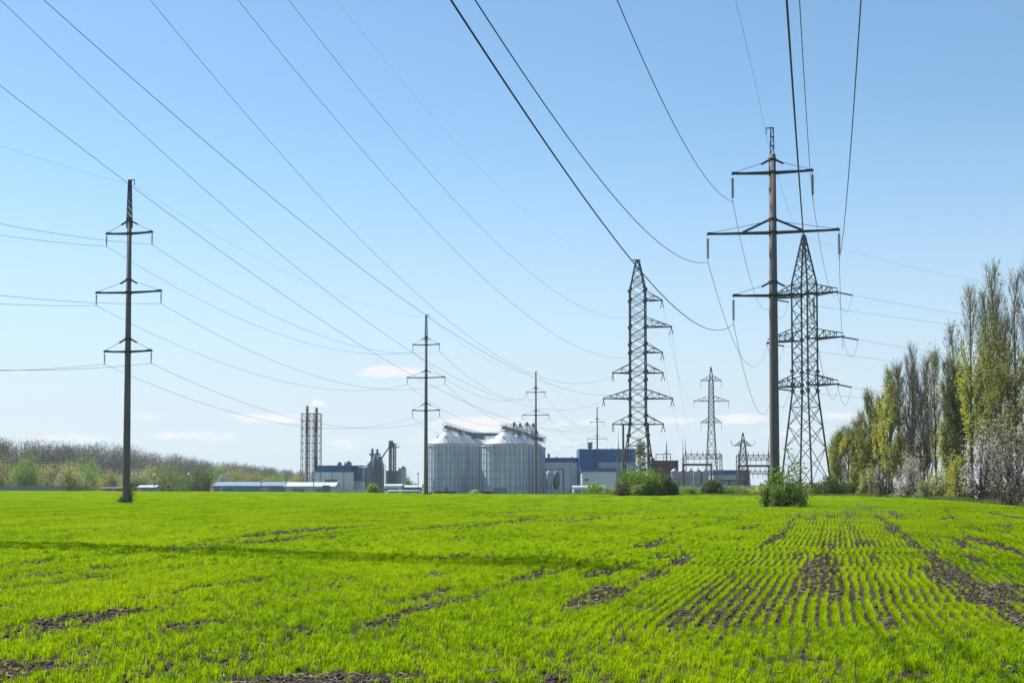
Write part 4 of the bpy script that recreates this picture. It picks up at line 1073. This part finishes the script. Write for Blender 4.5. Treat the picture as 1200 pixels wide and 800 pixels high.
# ================================================================== SWITCHYARD
def gantry(pxa, pxb, D, top, bot, label, peaks):
    x, y, g = place((pxa+pxb)/2, D); w_ = wpx(pxa, pxb, D); zt_, zb = H(top, D, g), H(bot, D, g)
    root = empty('switchyard_gantry', (x, y, g), 0, label, 'gantry', 'grey lattice gantries of the switchyard')
    for sx in (-w_/2, w_/2):
        b = MB(); a = .42
        for ux in (-a, a):
            for uy in (-a, a): b.bar((sx+ux, uy, -.5), (sx+ux*.7, uy*.7, zt_), .13)
        n_ = 10
        for k in range(n_):
            z0 = zt_*k/n_; z1 = zt_*(k+1)/n_
            for u in (-a*.85, a*.85): b.bar((sx-a*.85, u, z0), (sx+a*.85, u, z1), .07); b.bar((sx+u, -a*.85, z0), (sx+u, a*.85, z1), .07)
        b.build('leg', M['galv'], root)
    b = MB()
    for z in (zt_, zb):
        for uy in (-.45, .45): b.bar((-w_/2, uy, z), (w_/2, uy, z), .15)
    n_ = 12
    for k in range(n_):
        xa = -w_/2+w_*k/n_; xb = -w_/2+w_*(k+1)/n_
        for uy in (-.45, .45): b.bar((xa, uy, zb if k % 2 else zt_), (xb, uy, zt_ if k % 2 else zb), .09); b.bar((xb, uy, zb), (xb, uy, zt_), .07)
        b.bar((xa, -.45, zt_), (xb, .45, zt_), .07)
    b.build('beam', M['galv'], root)
    for k in range(6):
        xa = -w_/2+w_*(k+.5)/6; i_ = insulator_mb(1.6, 9).build('insulator', M['glass_ins'], root, loc=(xa, 0, zb))
    for k in range(7):
        b = MB(); xa = -w_/2+w_*(k+.2)/6.4; b.tube([(xa, 0, zt_), (xa, 0, zt_+1.1)], [.12, .05], 6); b.build('post_insulator', M['glass_ins'], root)
    for px in peaks:
        b = MB(); xa = gx(px, D)-x; b.tube([(xa, 0, zt_-.5), (xa, 0, zt_+3), (xa, 0, zt_+5.5)], [.14, .08, .03], 6); b.build('lightning_rod', M['galv'], root)
gantry(803, 845, 395, 532, 537.5, 'left grey lattice gantry of the switchyard, in front of the small silos', (803.5,))
gantry(864.5, 901.5, 395, 533, 539, 'right grey lattice gantry of the switchyard, left of the nearest concrete pole', (901,))
gantry(868, 903, 425, 552, 555.5, 'low rear lattice gantry of the switchyard, under the right gantry', ())
def portal(pxa, pxb, D, top, label):
    x, y, g = place((pxa+pxb)/2, D); w_ = wpx(pxa, pxb, D); z = H(top, D, g)
    root = empty('portal_frame', (x, y, g), 0, label, 'portal frame', 'brown portal frames of the switchyard')
    for sx in (-w_/2, w_/2):
        for s in (-1, 1): b = MB(); b.bar((sx, s*.9, -.5), (sx, s*.15, z), .32); b.build('leg', M['redbrown'], root)
    b = MB(); b.box(-w_/2-.3, w_/2+.3, -.25, .25, z-.45, z+.12); b.build('beam', M['redbrown'], root)
    for k in range(5): insulator_mb(1.3, 7).build('insulator', M['glass_ins'], root, loc=(-w_/2+w_*(k+.5)/5, 0, z-.45))
portal(801, 833.5, 372, 543.5, 'left brown portal frame of the switchyard, standing before the slim far pylon')
portal(866.5, 901, 372, 545, 'right brown portal frame of the switchyard, beside the short pylon with upturned arms')
def mast(px, top, D, label, m='galv', r=.2, rings=True, grp='lightning masts of the switchyard', base=None):
    x, y, g = place(px, D); z = H(top, D, g); zs = z*.62
    root = empty('lightning_mast', (x, y, g), 0, label, 'mast', grp)
    b = MB()
    for sx in (-1, 1):
        for sy in (-1, 1): b.bar((sx*r*3.2, sy*r*3.2, -.4), (sx*r*.6, sy*r*.6, zs), .1)
    for k in range(12):
        f0, f1 = k/12, (k+1)/12; w0 = r*(3.2-2.6*f0); w1 = r*(3.2-2.6*f1)
        for s in (-1, 1): b.bar((-w0, s*w0, zs*f0), (w1, s*w1, zs*f1), .06); b.bar((s*w0, w0, zs*f0), (s*w1, -w1, zs*f1), .06)
    b.build('lattice_base', M[m], root)
    b = MB(); b.tube([(0, 0, zs-.4), (0, 0, zs+(z-zs)*.5), (0, 0, z)], [.14, .08, .03], 6); b.build('rod', M[m], root)
    if rings:
        b = MB(); [b.lathe([(.35, q), (.5, q), (.5, q+.1), (.35, q+.1)], 10) for q in (zs*.9, zs)]; b.build('lamp_ring', M[m], root)
mast(724.7, 504, 330, 'thin lattice lightning mast left of the six level pylon', 'darkmetal')
mast(800.5, 509, 385, 'thin lightning mast rising above the left switchyard gantry', 'darkmetal')
mast(1008.5, 499, 260, 'dark thin mast standing at the left end of the poplar row', 'darkmetal', .22)
for i, px in enumerate((730.5, 759.8)):
    x, y, g = place(px, 262); z = H(498, 262, g)
    root = empty('steel_post', (x, y, g), 0, f"straight dark post standing under the lower {['left','right'][i]} arm of the six level pylon", 'post', 'pair of posts beside the six level pylon')
    b = MB(); b.lathe([(.27, -.5), (.2, z)], 12); b.build('shaft', M['concrete'], root)
    b = MB(); b.box(-.3, .3, -.3, .3, z, z+.15)
    if i: b.box(.1, .55, -.2, .2, z*.55, z*.55+.6)
    b.build('fitting', M['darksteel'], root)
for px, top, D, lab in ((367.7, 552, 355, 'dark wooden utility pole in front of the chimney frame'), (335, 556, 362, 'dark utility pole where the two low warehouses meet'),
                        (306, 563, 365, 'short utility pole before the bluish warehouse'), (490, 553, 372, 'pale street lamp pole left of the second concrete pole'),
                        (131, 556, 372, 'short dark pole left of the leftmost concrete pole'), (508, 563, 352, 'short dark lamp pole at the foot of the left silo')):
    x, y, g = place(px, D); z = H(top, D, g); root = empty('utility_pole', (x, y, g), 0, lab, 'utility pole')
    b = MB(); b.lathe([(.13, -.4), (.09, z)], 8); b.build('shaft', M['darkmetal'], root)
    b = MB(); b.box(-.5, .5, -.06, .06, z-.5, z-.38); b.build('crossbar', M['darkmetal'], root)
for px, top, lab in ((181, 556, 'lamp post with a white globe among the far left trees'), (221, 555, 'lamp post with a white globe left of the bluish warehouse')):
    D = 372; x, y, g = place(px, D); z = H(top, D, g); root = empty('lamp_post', (x, y, g), 0, lab, 'lamp post')
    b = MB(); b.lathe([(.1, -.4), (.07, z)], 8); b.build('shaft', M['darkmetal'], root)
    b = MB(); b.lathe([(.05, z-.3), (.25, z-.2), (.3, z), (.22, z+.22), (.02, z+.3)], 10); b.build('lamp_globe', M['whitepaint'], root)

# ================================================================== VEGETATION
def rquads(P, size, rng, aspect=.6, up=.0):
    """small leaf faces at the points P, random facing"""
    n = len(P); a = rng.normal(size=(n, 3)); a[:, 2] += up; a /= np.linalg.norm(a, axis=1)[:, None]
    c = rng.normal(size=(n, 3)); c -= (c*a).sum(1)[:, None]*a; c /= np.linalg.norm(c, axis=1)[:, None]+1e-9
    s = (size*rng.uniform(.6, 1.3, n))[:, None]
    return np.stack([P-a*s, P+c*s*aspect, P+a*s, P-c*s*aspect], 1)
def twigs(P0, D, Ln, w_, rng):
    n = len(P0); s = np.cross(D, rng.normal(size=(n, 3))); s /= np.linalg.norm(s, axis=1)[:, None]+1e-9
    s *= (w_/2)*np.ones((n, 1)); e = P0+D*np.asarray(Ln)[:, None]
    return np.stack([P0-s, P0+s, e+s*.25, e-s*.25], 1)
def unit(v): return v/(np.linalg.norm(v, axis=-1, keepdims=True)+1e-9)

def poplar(px, top, Y, W, leafm, nleaf, label, seed, twigm='twig', stems=1, lfrom=.1, lto=.9, twn=1.0, group='tall poplars in the row at the right border', leafsize=.12, dx=0):
    rng = np.random.default_rng(seed)
    x = gx(px, Y); y = Y; g = gz(x, y); Ht = gzz(top, Y)-g
    root = empty('poplar_tree', (x, y, g), 0, label, 'tree', group)
    tr = MB(); LP = []; LD = []; tips = []; TW = []
    for k in range(stems):
        off = rng.normal(0, .5, 2)*(stems > 1); hs = Ht*(1 if k == 0 else rng.uniform(.72, .95))
        lean = rng.normal(0, .012, 2)*hs+off*.8
        pts = []; rad = []
        for i in range(9):
            t = i/8; pts.append((off[0]+lean[0]*t+rng.normal(0, .05), off[1]+lean[1]*t+rng.normal(0, .05), -.3+(hs+.3)*t)); rad.append(max(.015, (.011*hs+.06)*(1-t)**.8/(1+.4*(stems-1))))
        tr.tube(pts, rad, 7); pts = np.array(pts)
        nl = int((85+hs*2.2)/(1+.35*(stems-1)))
        for j in range(nl):
            t0 = rng.uniform(.07, .93)**.85; h0 = t0*hs
            b0 = np.array([np.interp(t0, np.linspace(0, 1, 9), pts[:, q]) for q in range(3)])
            az = rng.uniform(0, 2*math.pi); prof = math.sin(math.pi*min(1, .18+.85*t0))**.6
            sp = W*.5*prof*rng.uniform(.35, 1.05); ln = hs*rng.uniform(.1, .26)*(1.15-.5*t0); ln = min(ln, hs*1.0-h0+.3)
            o = np.array((math.cos(az), math.sin(az), 0))
            q = [b0, b0+o*sp*.45+np.array((0, 0, ln*.3)), b0+o*sp*.85+np.array((0, 0, ln*.65))+rng.normal(0, .08, 3), b0+o*sp+np.array((0, 0, ln))+rng.normal(0, .12, 3)]
            r0 = .012+.05*(1-t0)*rng.uniform(.5, 1)
            tr.tube(q, [r0, r0*.7, r0*.45, .006], 4, False)
            nt_ = int(rng.integers(8, 14)*twn)
            tt = rng.uniform(.2, 1, nt_)
            P = np.stack([np.interp(tt, [0, .3, .65, 1], [q[m][d] for m in range(4)]) for d in range(3)], 1)
            D = unit(np.stack([o[0]*.28+rng.normal(0, .22, nt_), o[1]*.28+rng.normal(0, .22, nt_), np.ones(nt_)], 1))
            Ln = rng.uniform(.5, 1.7, nt_); TW.append(twigs(P, D, Ln, .026, rng))
            LP.append(P); LD.append(D*Ln[:, None])
    tr.build('trunk', M['bark'], root)
    tw = MB(); tw.quads(np.concatenate(TW)); tw.build('branches', M[twigm], root)
    LP = np.concatenate(LP); LD = np.concatenate(LD)
    i = rng.integers(0, len(LP), nleaf*3); P = LP[i]+LD[i]*rng.uniform(.1, 1, (len(i), 1))+rng.normal(0, .1, (len(i), 3))
    cl = fbm(P[:, 0]*.55+seed, P[:, 2]*.35+P[:, 1]*.3, 3); tz = P[:, 2]/Ht
    keep = (cl > .42) & (tz > lfrom) & (rng.random(len(P)) < np.clip((lto-tz)*4, .08, 1))
    P = P[keep][:nleaf]
    if len(P):
        b = MB(); b.quads(rquads(P, leafsize, rng)); b.build('crown', M[leafm], root)
    return root
PO = [ # px, top, Y, width, leaf, n, label, twig, stems, from, to
 (978, 513, 222, 2.6, 'leaf_yellow', 2200, 'leftmost small light green poplar at the far end of the tree row', 'twig_olive', 1, .05, 1.0),
 (985, 507, 216, 2.4, 'leaf_olive', 1800, 'small olive poplar, second from the left in the tree row', 'twig_olive', 1, .05, 1.0),
 (994, 505, 208, 2.8, 'leaf_yellow', 2400, 'short yellowish poplar behind the dark thin mast', 'twig_olive', 1, .05, 1.0),
 (1003, 498, 202, 2.6, 'leaf_olive', 1900, 'short olive poplar just left of the first taller poplar', 'twig_olive', 1, .05, .95),
 (1010, 487, 198, 2.4, 'leaf_yellow', 1500, 'slim half leafed poplar left of the pointed olive one', 'twig', 1, .05, .9),
 (1020, 463, 192, 2.9, 'leaf_olive', 3000, 'pointed olive poplar, first of the taller ones from the left', 'twig_olive', 1, .05, .95),
 (1030, 470, 190, 2.4, 'leaf_yellow', 1500, 'thin light poplar between the pointed olive and the bright yellow poplar', 'twig_olive', 1, .1, .85),
 (1041, 437, 182, 3.3, 'leaf_yellow', 5200, 'bright yellow green poplar, the most yellow tree of the row', 'twig_olive', 2, .05, .95),
 (1056, 433, 176, 3.0, 'leaf_olive', 2200, 'thin olive poplar right of the bright yellow one', 'twig', 1, .05, .8),
 (1068, 428, 172, 2.4, 'leaf_olive', 500, 'slender nearly bare poplar beside the dark many stemmed one', 'twig', 1, .05, .6),
 (1075, 410, 168, 3.4, 'leaf_olive', 300, 'dark bare poplar with many stems, fanning out at the top', 'twig_purple', 4, .05, .4),
 (1088, 424, 165, 2.8, 'leaf_olive', 900, 'grey bare poplar right of the dark many stemmed one', 'twig_purple', 2, .05, .5),
 (1101, 417, 160, 3.0, 'leaf_yellow', 2600, 'sparse grey poplar with yellow leaves only low down', 'twig', 2, .05, .55),
 (1114, 428, 156, 2.4, 'leaf_olive', 1700, 'small grey olive poplar left of the pointed dark olive one', 'twig', 1, .05, .7),
 (1126, 386, 151, 3.0, 'leaf_dark', 3600, 'pointed dark olive poplar standing a little lower than the two giants', 'twig_olive', 2, .05, .8),
 (1146, 342, 143, 3.4, 'leaf_yellow', 3600, 'tall half green poplar with a feathery grey top, third from the right', 'twig', 2, .15, .8),
 (1158, 350, 140, 3.0, 'leaf_olive', 2600, 'tall grey green poplar just behind the third from the right', 'twig', 1, .1, .75),
 (1172, 318, 134, 3.6, 'leaf_olive', 4600, 'tall leafy poplar, second highest, second from the right border', 'twig_olive', 2, .1, .85),
 (1192, 302, 127, 3.7, 'leaf_olive', 3200, 'highest poplar cut by the right border, grey brown and mostly bare', 'twig', 3, .1, .7),
 (1212, 296, 122, 3.6, 'leaf_olive', 2600, 'poplar just outside the right border with a few twigs reaching in', 'twig', 2, .1, .7)]
for i, (px, tp, Y, W, lf, n_, lab, tw_, st, lo, hi) in enumerate(PO):
    poplar(px, tp, Y, W*.92, lf, int(n_*(1.8 if n_ > 1200 else 1.3)), lab, 50+i, tw_, st, lo, hi, 1.5, leafsize=.085+.00025*Y)

def bush(name, px, Y, w_px, top, leafm, nleaf, label, seed, cat='bush', group=None, stemm='bark', leafsize=.11, nstem=14, bare=0, twm='twig', loose=.26, lowcut=0., dpt=1.0, fl=None, nfl=0):
    """stems fanning from the foot with leaf clumps spread through an uneven volume"""
    rng = np.random.default_rng(seed); x = gx(px, Y); g = gz(x, Y); Hh = gzz(top, Y)-g; Rr = w_px/F*Y/2
    root = empty(name, (x, Y, g), 0, label, cat, group)
    nc = int(16+Rr*6); C = []
    while len(C) < nc:
        v = rng.uniform(-1, 1, 3); v[2] = abs(v[2])
        if np.linalg.norm(v) < 1: C.append(v)
    C = np.array(C)*np.array((Rr*.86, Rr*.86*dpt, Hh*.88)); C[:, 2] += .05*Hh
    C[:, 2] *= .75+.4*vnoise(C[:, 0]*1.1+seed, C[:, 1]*.7)
    st = MB(); TW = []
    for c in C[:nstem+int(nc*.5)]:
        b0 = np.array((rng.normal(0, Rr*.18), rng.normal(0, Rr*.18*dpt), -.15)); m = b0*.6+c*.4; m[2] = c[2]*.55
        r0 = .018+.012*Hh*rng.uniform(.4, 1); st.tube([b0, m, c], [r0, r0*.65, .008], 5, False)
        k = 12+bare; tt = rng.uniform(.35, 1, k)[:, None]; P = m+(c-m)*tt
        D = unit(unit(c-b0)*.7+rng.normal(0, .55, (k, 3))+np.array((0, 0, .35))); TW.append(twigs(P, D, rng.uniform(.25, .75, k)*(.5+.22*Hh), .012+.00007*Y, rng))
    st.build('stems', M[stemm], root)
    b = MB(); b.quads(np.concatenate(TW)); b.build('twigs', M[twm], root)
    def cloud(n, sd):
        r2 = np.random.default_rng(sd); i = r2.integers(0, nc, n); sig = np.array((Rr, Rr*dpt, Hh))*loose*r2.uniform(.5, 1.1, (nc, 1))
        P = C[i]+np.clip(r2.normal(0, 1, (n, 3)), -1.7, 1.7)*sig[i]
        k = fbm(P[:, 0]*1.3+sd, P[:, 2]*1.3+P[:, 1]*.9, 3) > .36
        P = P[k]; P = P[P[:, 2] > .03+lowcut*Hh]; return P, r2
    if nleaf:
        P, r2 = cloud(nleaf, seed+1); b = MB(); b.quads(rquads(P, leafsize, r2)); b.build('foliage', M[leafm], root)
    if nfl:
        P, r2 = cloud(nfl, seed+2); b = MB(); b.quads(rquads(P, leafsize*.8, r2, .9)); b.build('blossom', M[fl], root)
    return root
# round bush under the six level pylon: green left half, right half's shade put into darker leaf colour, dry piece in front
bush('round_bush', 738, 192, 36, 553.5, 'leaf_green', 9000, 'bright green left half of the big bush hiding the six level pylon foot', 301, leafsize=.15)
bush('round_bush', 772, 194, 42, 554, 'leaf_dark', 11000, 'right half, shaded by leaf colour, of the big bush hiding the six level pylon foot', 302, leafsize=.15)
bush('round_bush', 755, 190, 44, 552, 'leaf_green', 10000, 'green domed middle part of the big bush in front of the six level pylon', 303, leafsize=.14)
bush('dry_bush', 729, 188, 22, 566, 'dryleaf', 2400, 'small brownish dry bush at the lower left of the big round bush', 304, bare=8)
bush('dry_bush', 749, 187, 18, 569, 'leaf_olive', 2200, 'small greyish bush at the front of the big round bush', 305, bare=6)
bush('low_bush', 703, 225, 34, 567, 'leaf_green', 5000, 'light green bush before the white annex, left of the big round bush', 306, leafsize=.15)
bush('low_bush', 690, 235, 16, 572, 'leaf_pale', 1500, 'tiny pale bush at the left side of the light green bush', 307)
bush('hedge_bush', 804, 205, 34, 571, 'leaf_green', 3600, 'light green low bush between the big round bush and the grey bush', 308, leafsize=.14)
bush('grey_bush', 833, 203, 31, 564, 'leaf_dark', 6500, 'dark grey green bush in front of the slim far pylon', 309, leafsize=.13, bare=8)
bush('hedge_bush', 863, 204, 36, 569, 'leaf_green', 5200, 'wide light green bush right of the grey bush', 310, leafsize=.14)
bush('hedge_bush', 888, 206, 28, 571, 'leaf_yellow', 3200, 'yellow green low bush behind the foot of the nearest pole', 311, leafsize=.14)
bush('dark_bush', 974, 192, 40, 560, 'leaf_dark', 6000, 'dark bush at the right foot of the anchor pylon', 312, leafsize=.13, bare=8)
bush('dark_bush', 947, 198, 36, 566, 'leaf_olive', 4200, 'olive bush in the middle below the anchor pylon', 313, leafsize=.13, bare=6)
bush('dark_bush', 990, 196, 20, 568, 'leaf_olive', 2600, 'small bush left of the poplars below the thin mast', 314, leafsize=.13, bare=6)
bush('low_bush', 558, 300, 16, 574.5, 'leaf_pale', 1200, 'small pale green bush at the foot of the gap between the silos', 315, leafsize=.2)
bush('low_bush', 437, 330, 16, 567, 'leaf_green', 2200, 'small light green shrub in front of the grain dryer', 316, leafsize=.2, loose=.2)
bush('low_bush', 612, 300, 10, 574, 'leaf_pale', 500, 'tiny pale shrub left of the third pole foot', 317, leafsize=.18)
# saplings round the nearest pole
bush('pole_shrub', 897, 98, 20, 561, 'leaf_green', 1000, 'low light green shrub at the left foot of the nearest pole', 321, leafsize=.085, nstem=10, twm='twig_olive', stemm='darkbark')
bush('pole_shrub', 922, 99, 48, 537, 'leaf_green', 4600, 'loose light green bush of thin upright stems right of the nearest pole', 322, leafsize=.085, nstem=26, twm='twig_olive', stemm='darkbark', lowcut=.08, loose=.3)
bush('pole_shrub', 911, 96.5, 24, 567, 'leaf_green', 800, 'small leafy shrub growing directly in front of the nearest pole', 323, leafsize=.08, nstem=14, stemm='darkbark')
bush('pole_shrub', 938, 101, 18, 571, 'leaf_green', 700, 'little green shrub at the right edge of the nearest pole bush', 324, leafsize=.08, nstem=8)
bush('pole_weed', 153, 117, 16, 560, 'dryleaf', 160, 'thin leafless weed stems right beside the leftmost pole foot', 325, leafsize=.06, nstem=10, bare=4)
bush('pole_weed', 146, 116.5, 20, 580, 'leaf_dark', 500, 'dark low weeds around the leftmost pole foot', 326, leafsize=.07, nstem=6)
bush('pole_weed', 500, 211, 12, 575.5, 'dryleaf', 300, 'dry low weeds around the second pole foot', 327, leafsize=.1, nstem=6)
# in front of the poplars: blossoming and bare shrubs
bush('blossom_tree', 1066, 160, 46, 533, 'leaf_olive', 700, 'white blossoming shrub in front of the dark many stemmed poplar', 331, 'tree', 'blossoming trees', 'darkbark', .10, 18, 10, 'twig_purple', .24, 0, 1, 'blossom', 3600)
bush('blossom_tree', 1150, 128, 50, 492, 'leaf_olive', 500, 'pinkish white blossoming tree with dark trunk, left of the larger blossom tree', 332, 'tree', 'blossoming trees', 'darkbark', .085, 22, 40, 'twig_purple', .24, .12, 1, 'blossom', 3000)
bush('blossom_tree', 1188, 118, 62, 466, 'leaf_olive', 600, 'largest blossoming tree at the right border, dark branches spreading low', 333, 'tree', 'blossoming trees', 'darkbark', .085, 26, 46, 'twig_purple', .24, .12, 1, 'blossom', 4200)
bush('bare_shrub', 1036, 172, 38, 541, 'dryleaf', 1600, 'brown bare shrub below the bright yellow poplar', 334, 'bush', 'undergrowth along the poplar row', 'darkbark', .10, 20, 26, 'twig_purple')
bush('bare_shrub', 1018, 184, 28, 548, 'leaf_olive', 3000, 'olive shrub below the pointed olive poplar', 335, 'bush', 'undergrowth along the poplar row', leafsize=.12, bare=10)
bush('bare_shrub', 1100, 150, 40, 548, 'leaf_olive', 3400, 'olive green undergrowth right of the white blossoming shrub', 336, 'bush', 'undergrowth along the poplar row', leafsize=.11, bare=14)
bush('bare_shrub', 1122, 142, 36, 532, 'leaf_yellow', 2800, 'yellow green undergrowth below the pointed dark olive poplar', 337, 'bush', 'undergrowth along the poplar row', leafsize=.11, bare=14)
bush('bare_shrub', 1082, 150, 24, 566, 'leaf_pale', 1200, 'low pale green sprouts at the foot of the white blossoming shrub', 338, 'bush', 'undergrowth along the poplar row', leafsize=.09)
bush('bare_shrub', 1168, 126, 44, 555, 'dryleaf', 900, 'tangled brown scrub under the blossoming trees at the right border', 339, 'bush', 'undergrowth along the poplar row', 'darkbark', .09, 20, 30, 'twig_purple')
bush('bare_shrub', 1001, 196, 22, 556, 'leaf_yellow', 2600, 'yellow green shrub at the far end of the poplar row', 340, 'bush', 'undergrowth along the poplar row', leafsize=.13)
bush('bare_shrub', 1205, 112, 60, 548, 'dryleaf', 900, 'dark tangled scrub cut by the right border', 341, 'bush', 'undergrowth along the poplar row', 'darkbark', .09, 20, 30, 'twig_purple')

# --- distant wood on the left: one mass; the brighter trees before it one by one
def wood():
    r = np.random.default_rng(77); LQ = {'wood_green': [], 'twig_purple': [], 'twig': []}; tr = MB()
    for i in range(260):
        f = r.random(); px = -70+430*f+r.normal(0, 3); Y = 560+560*max(0, f)**1.2+r.uniform(-25, 60); x = gx(px, Y); g = gz(x, Y)
        H_ = (gzz(np.interp(px, [-70, 0, 60, 150, 175, 260, 330, 380], [505, 508, 512, 517, 525, 537, 547, 552]), Y)-g)*r.uniform(.86, 1.02); Rr = H_*r.uniform(.22, .34)
        tr.tube([(x, Y, g), (x+r.normal(0, .4), Y, g+H_*.5), (x+r.normal(0, .7), Y, g+H_*.85)], [.3, .2, .05], 5, False)
        n = 950; v = unit(r.normal(size=(n, 3)))*r.random((n, 1))**.55; v *= np.array((Rr, Rr, H_*.48)); P = v+np.array((x, Y, g+H_*.49))
        D = unit(v/np.array((Rr, Rr, H_*.42))*.6+r.normal(0, .35, (n, 3))+np.array((0, 0, .6)))
        LQ['twig_purple' if r.random() < .8 else 'twig'].append(twigs(P, D, r.uniform(.6, 1.5, n), .17, r))
        if r.random() < .55:
            m = 320; v = unit(r.normal(size=(m, 3)))*r.random((m, 1))**.5; v *= np.array((Rr*.95, Rr*.95, H_*.45)); LQ['wood_green'].append(rquads(v+np.array((x, Y, g+H_*.46)), .42, r))
    me_mats = list(LQ.keys()); b = MB()
    ids = []
    b.v += tr.v; b.f += tr.f; b.n = tr.n; b.sm += tr.sm; ids += [0]*len(tr.f)
    for k in me_mats:
        Q = np.concatenate(LQ[k]); b.quads(Q); ids += [me_mats.index(k)+1]*len(Q)
    o = b.build('distant_wood', M['darkbark'])
    for k in me_mats: o.data.materials.append(M[k])
    o.data.polygons.foreach_set('material_index', np.array(ids, dtype=np.int32)); o.data.update()
    kind(o, 'stuff', 'grey purple wood of bare trees on the horizon at the left')
wood()
WT = [(-6, 541, 30, 'leaf_yellow', 'yellow green tree at the left border below the dark wood'), (18, 549, 30, 'leaf_green', 'light green bushy tree behind the board fence at the left border'), (30, 538, 26, 'leaf_green', 'green tree with a domed top rising into the dark wood, far left'),
      (50, 541, 30, 'leaf_yellow', 'pale yellow tree left of the brown bare domed tree'), (66, 546, 22, 'twig', 'brown bare domed tree among the yellow green ones, far left'), (80, 548, 24, 'leaf_yellow', 'yellow tree right of the brown bare domed tree'),
      (97, 538, 30, 'leaf_green', 'large green tree, tallest of the bright row left of the leftmost pole'), (90, 557, 24, 'leaf_olive', 'low olive bush in front of the large green tree at the left'), (113, 553, 26, 'leaf_green', 'light green bush left of the short dark pole'), (130, 556, 22, 'leaf_yellow', 'yellow bush above the rusty brown shed'),
      (158, 552, 26, 'leaf_pale', 'pale green bush right behind the leftmost pole'), (174, 550, 24, 'leaf_yellow', 'yellow green tree above the small bluish shed'), (196, 548, 34, 'leaf_green', 'broad light green tree between the two white lamp globes'), (190, 558, 22, 'twig', 'bare grey bush below the broad light green tree'),
      (214, 555, 24, 'twig', 'bare purple bush left of the right lamp post'), (233, 549, 24, 'leaf_dark', 'dark green round tree right of the lamp posts'), (230, 562, 22, 'leaf_yellow', 'low yellow green bush left of the bluish warehouse gable'), (256, 549, 28, 'leaf_green', 'green tree behind the bluish warehouse gable'),
      (259, 556, 14, 'blossom', 'small whitish blossoming tree above the bluish warehouse'), (276, 553, 28, 'leaf_olive', 'olive tree over the left part of the bluish warehouse'), (298, 556, 28, 'leaf_yellow', 'yellowish tree over the middle of the bluish warehouse'), (322, 558, 28, 'leaf_green', 'green tree over the right part of the bluish warehouse'),
      (345, 560, 24, 'leaf_olive', 'low olive tree left of the chimney frame'), (5, 561, 26, 'leaf_pale', 'low pale bush at the left border beside the board fence'), (60, 562, 26, 'leaf_olive', 'low olive bush right above the board fence end'),
      (476, 560, 12, 'leaf_green', 'small round green tree behind the dark bins left of the second pole')]
for i, (px, tp, wp, lf, lab) in enumerate(WT):
    Y = 445+((i*37) % 60); tb = lf == 'twig'
    bush('bright_tree', px, Y, wp*1.5, tp-1, 'leaf_olive' if tb else ('leaf_muted' if lf == 'leaf_yellow' else lf), 700 if tb else 6500, lab, 400+i, 'tree', 'bright young trees and bushes before the far wood', 'darkbark', .27, 12, 110 if tb else 8, 'twig_purple' if tb else 'twig_olive', .26)
# pale poplar behind the six level pylon, far treeline behind the switchyard
poplar(751, 515, 330, 3.6, 'leaf_pale', 1500, 'pale green poplar seen through the legs of the six level pylon', 91, 'twig', 1, .02, 1.0, .5, group=None, leafsize=.26)
def treeline():
    r = np.random.default_rng(5); b = MB()
    for i in range(260):
        px = r.uniform(330, 1330); Y = r.uniform(700, 900); x = gx(px, Y); g = gz(x, Y); H_ = r.uniform(3.5, 7); n = 60
        v = unit(r.normal(size=(n, 3)))*r.random((n, 1))**.4*np.array((H_*.7, H_*.7, H_*.5)); b.quads(rquads(v+np.array((x, Y, g+H_*.5)), .7, r))
    kind(b.build('far_treeline', M['wood_green']), 'stuff', 'low dark treeline on the horizon behind the factory')
treeline()
# rough grass along the poplars
def verge():
    r = np.random.default_rng(21); pr = []
    for i in range(5):
        Q = []
        for k in range(26):
            p = np.array((r.normal(0, .16), r.normal(0, .16), 0)); a = r.uniform(0, 6.28); h = r.uniform(.15, .5); d = np.array((math.cos(a), math.sin(a), 0)); s = np.array((-d[1], d[0], 0))*.012
            Q.append((p-s, p+s, p+d*h*.4+np.array((0, 0, h))))
        m = MB(); m.quads(Q); o = m.build('grass_clump', M['leaf_green' if i < 3 else 'dryleaf']); COL.objects.unlink(o); pr.append(o)
    n = 42000; px = r.uniform(985, 1330, n); e = yedge(px); Y = e+r.uniform(-1.5, 45, n); X = (px-600)/F*Y
    Z = np.array([gz(a, c) for a, c in zip(X, Y)])-.04; rot = np.zeros((n, 3)); rot[:, 2] = r.uniform(0, 6.28, n)
    k = fbm(X*.25, Y*.12, 3) > .42
    scatter('verge_grass', np.stack([X, Y, Z], 1)[k], rot[k], r.uniform(.5, 1.2, n)[k], pr, M['leaf_green'], 'rough tufted grass along the foot of the poplar row')
    n = 9000; px = r.uniform(650, 985, n); e = yedge(px); Y = e+r.uniform(-1.5, 10, n); X = (px-600)/F*Y
    Z = np.array([gz(a, c) for a, c in zip(X, Y)])-.04; rot = np.zeros((n, 3)); rot[:, 2] = r.uniform(0, 6.28, n)
    scatter('verge_grass', np.stack([X, Y, Z], 1), rot, r.uniform(.5, 1.1, n), pr, M['leaf_green'], 'rough grass and weeds at the far field edge by the bushes')
verge()

# ================================================================== the air
b = MB(); b.box(-1450, 1450, -200, 1800, -7, 62)
hm_ = bpy.data.materials.new('hazy_air'); hm_.use_nodes = True; hm_.node_tree.nodes.clear()
ho = hm_.node_tree.nodes.new('ShaderNodeOutputMaterial'); hv = hm_.node_tree.nodes.new('ShaderNodeVolumePrincipled')
hv.inputs['Color'].default_value = (.86, .92, 1, 1); hv.inputs['Density'].default_value = .00010; hv.inputs['Anisotropy'].default_value = .3
hm_.node_tree.links.new(hv.outputs[0], ho.inputs['Volume'])
kind(b.build('haze', hm_), 'stuff', 'thin pale haze in the air over the field')
scene.cycles.volume_bounces = 1
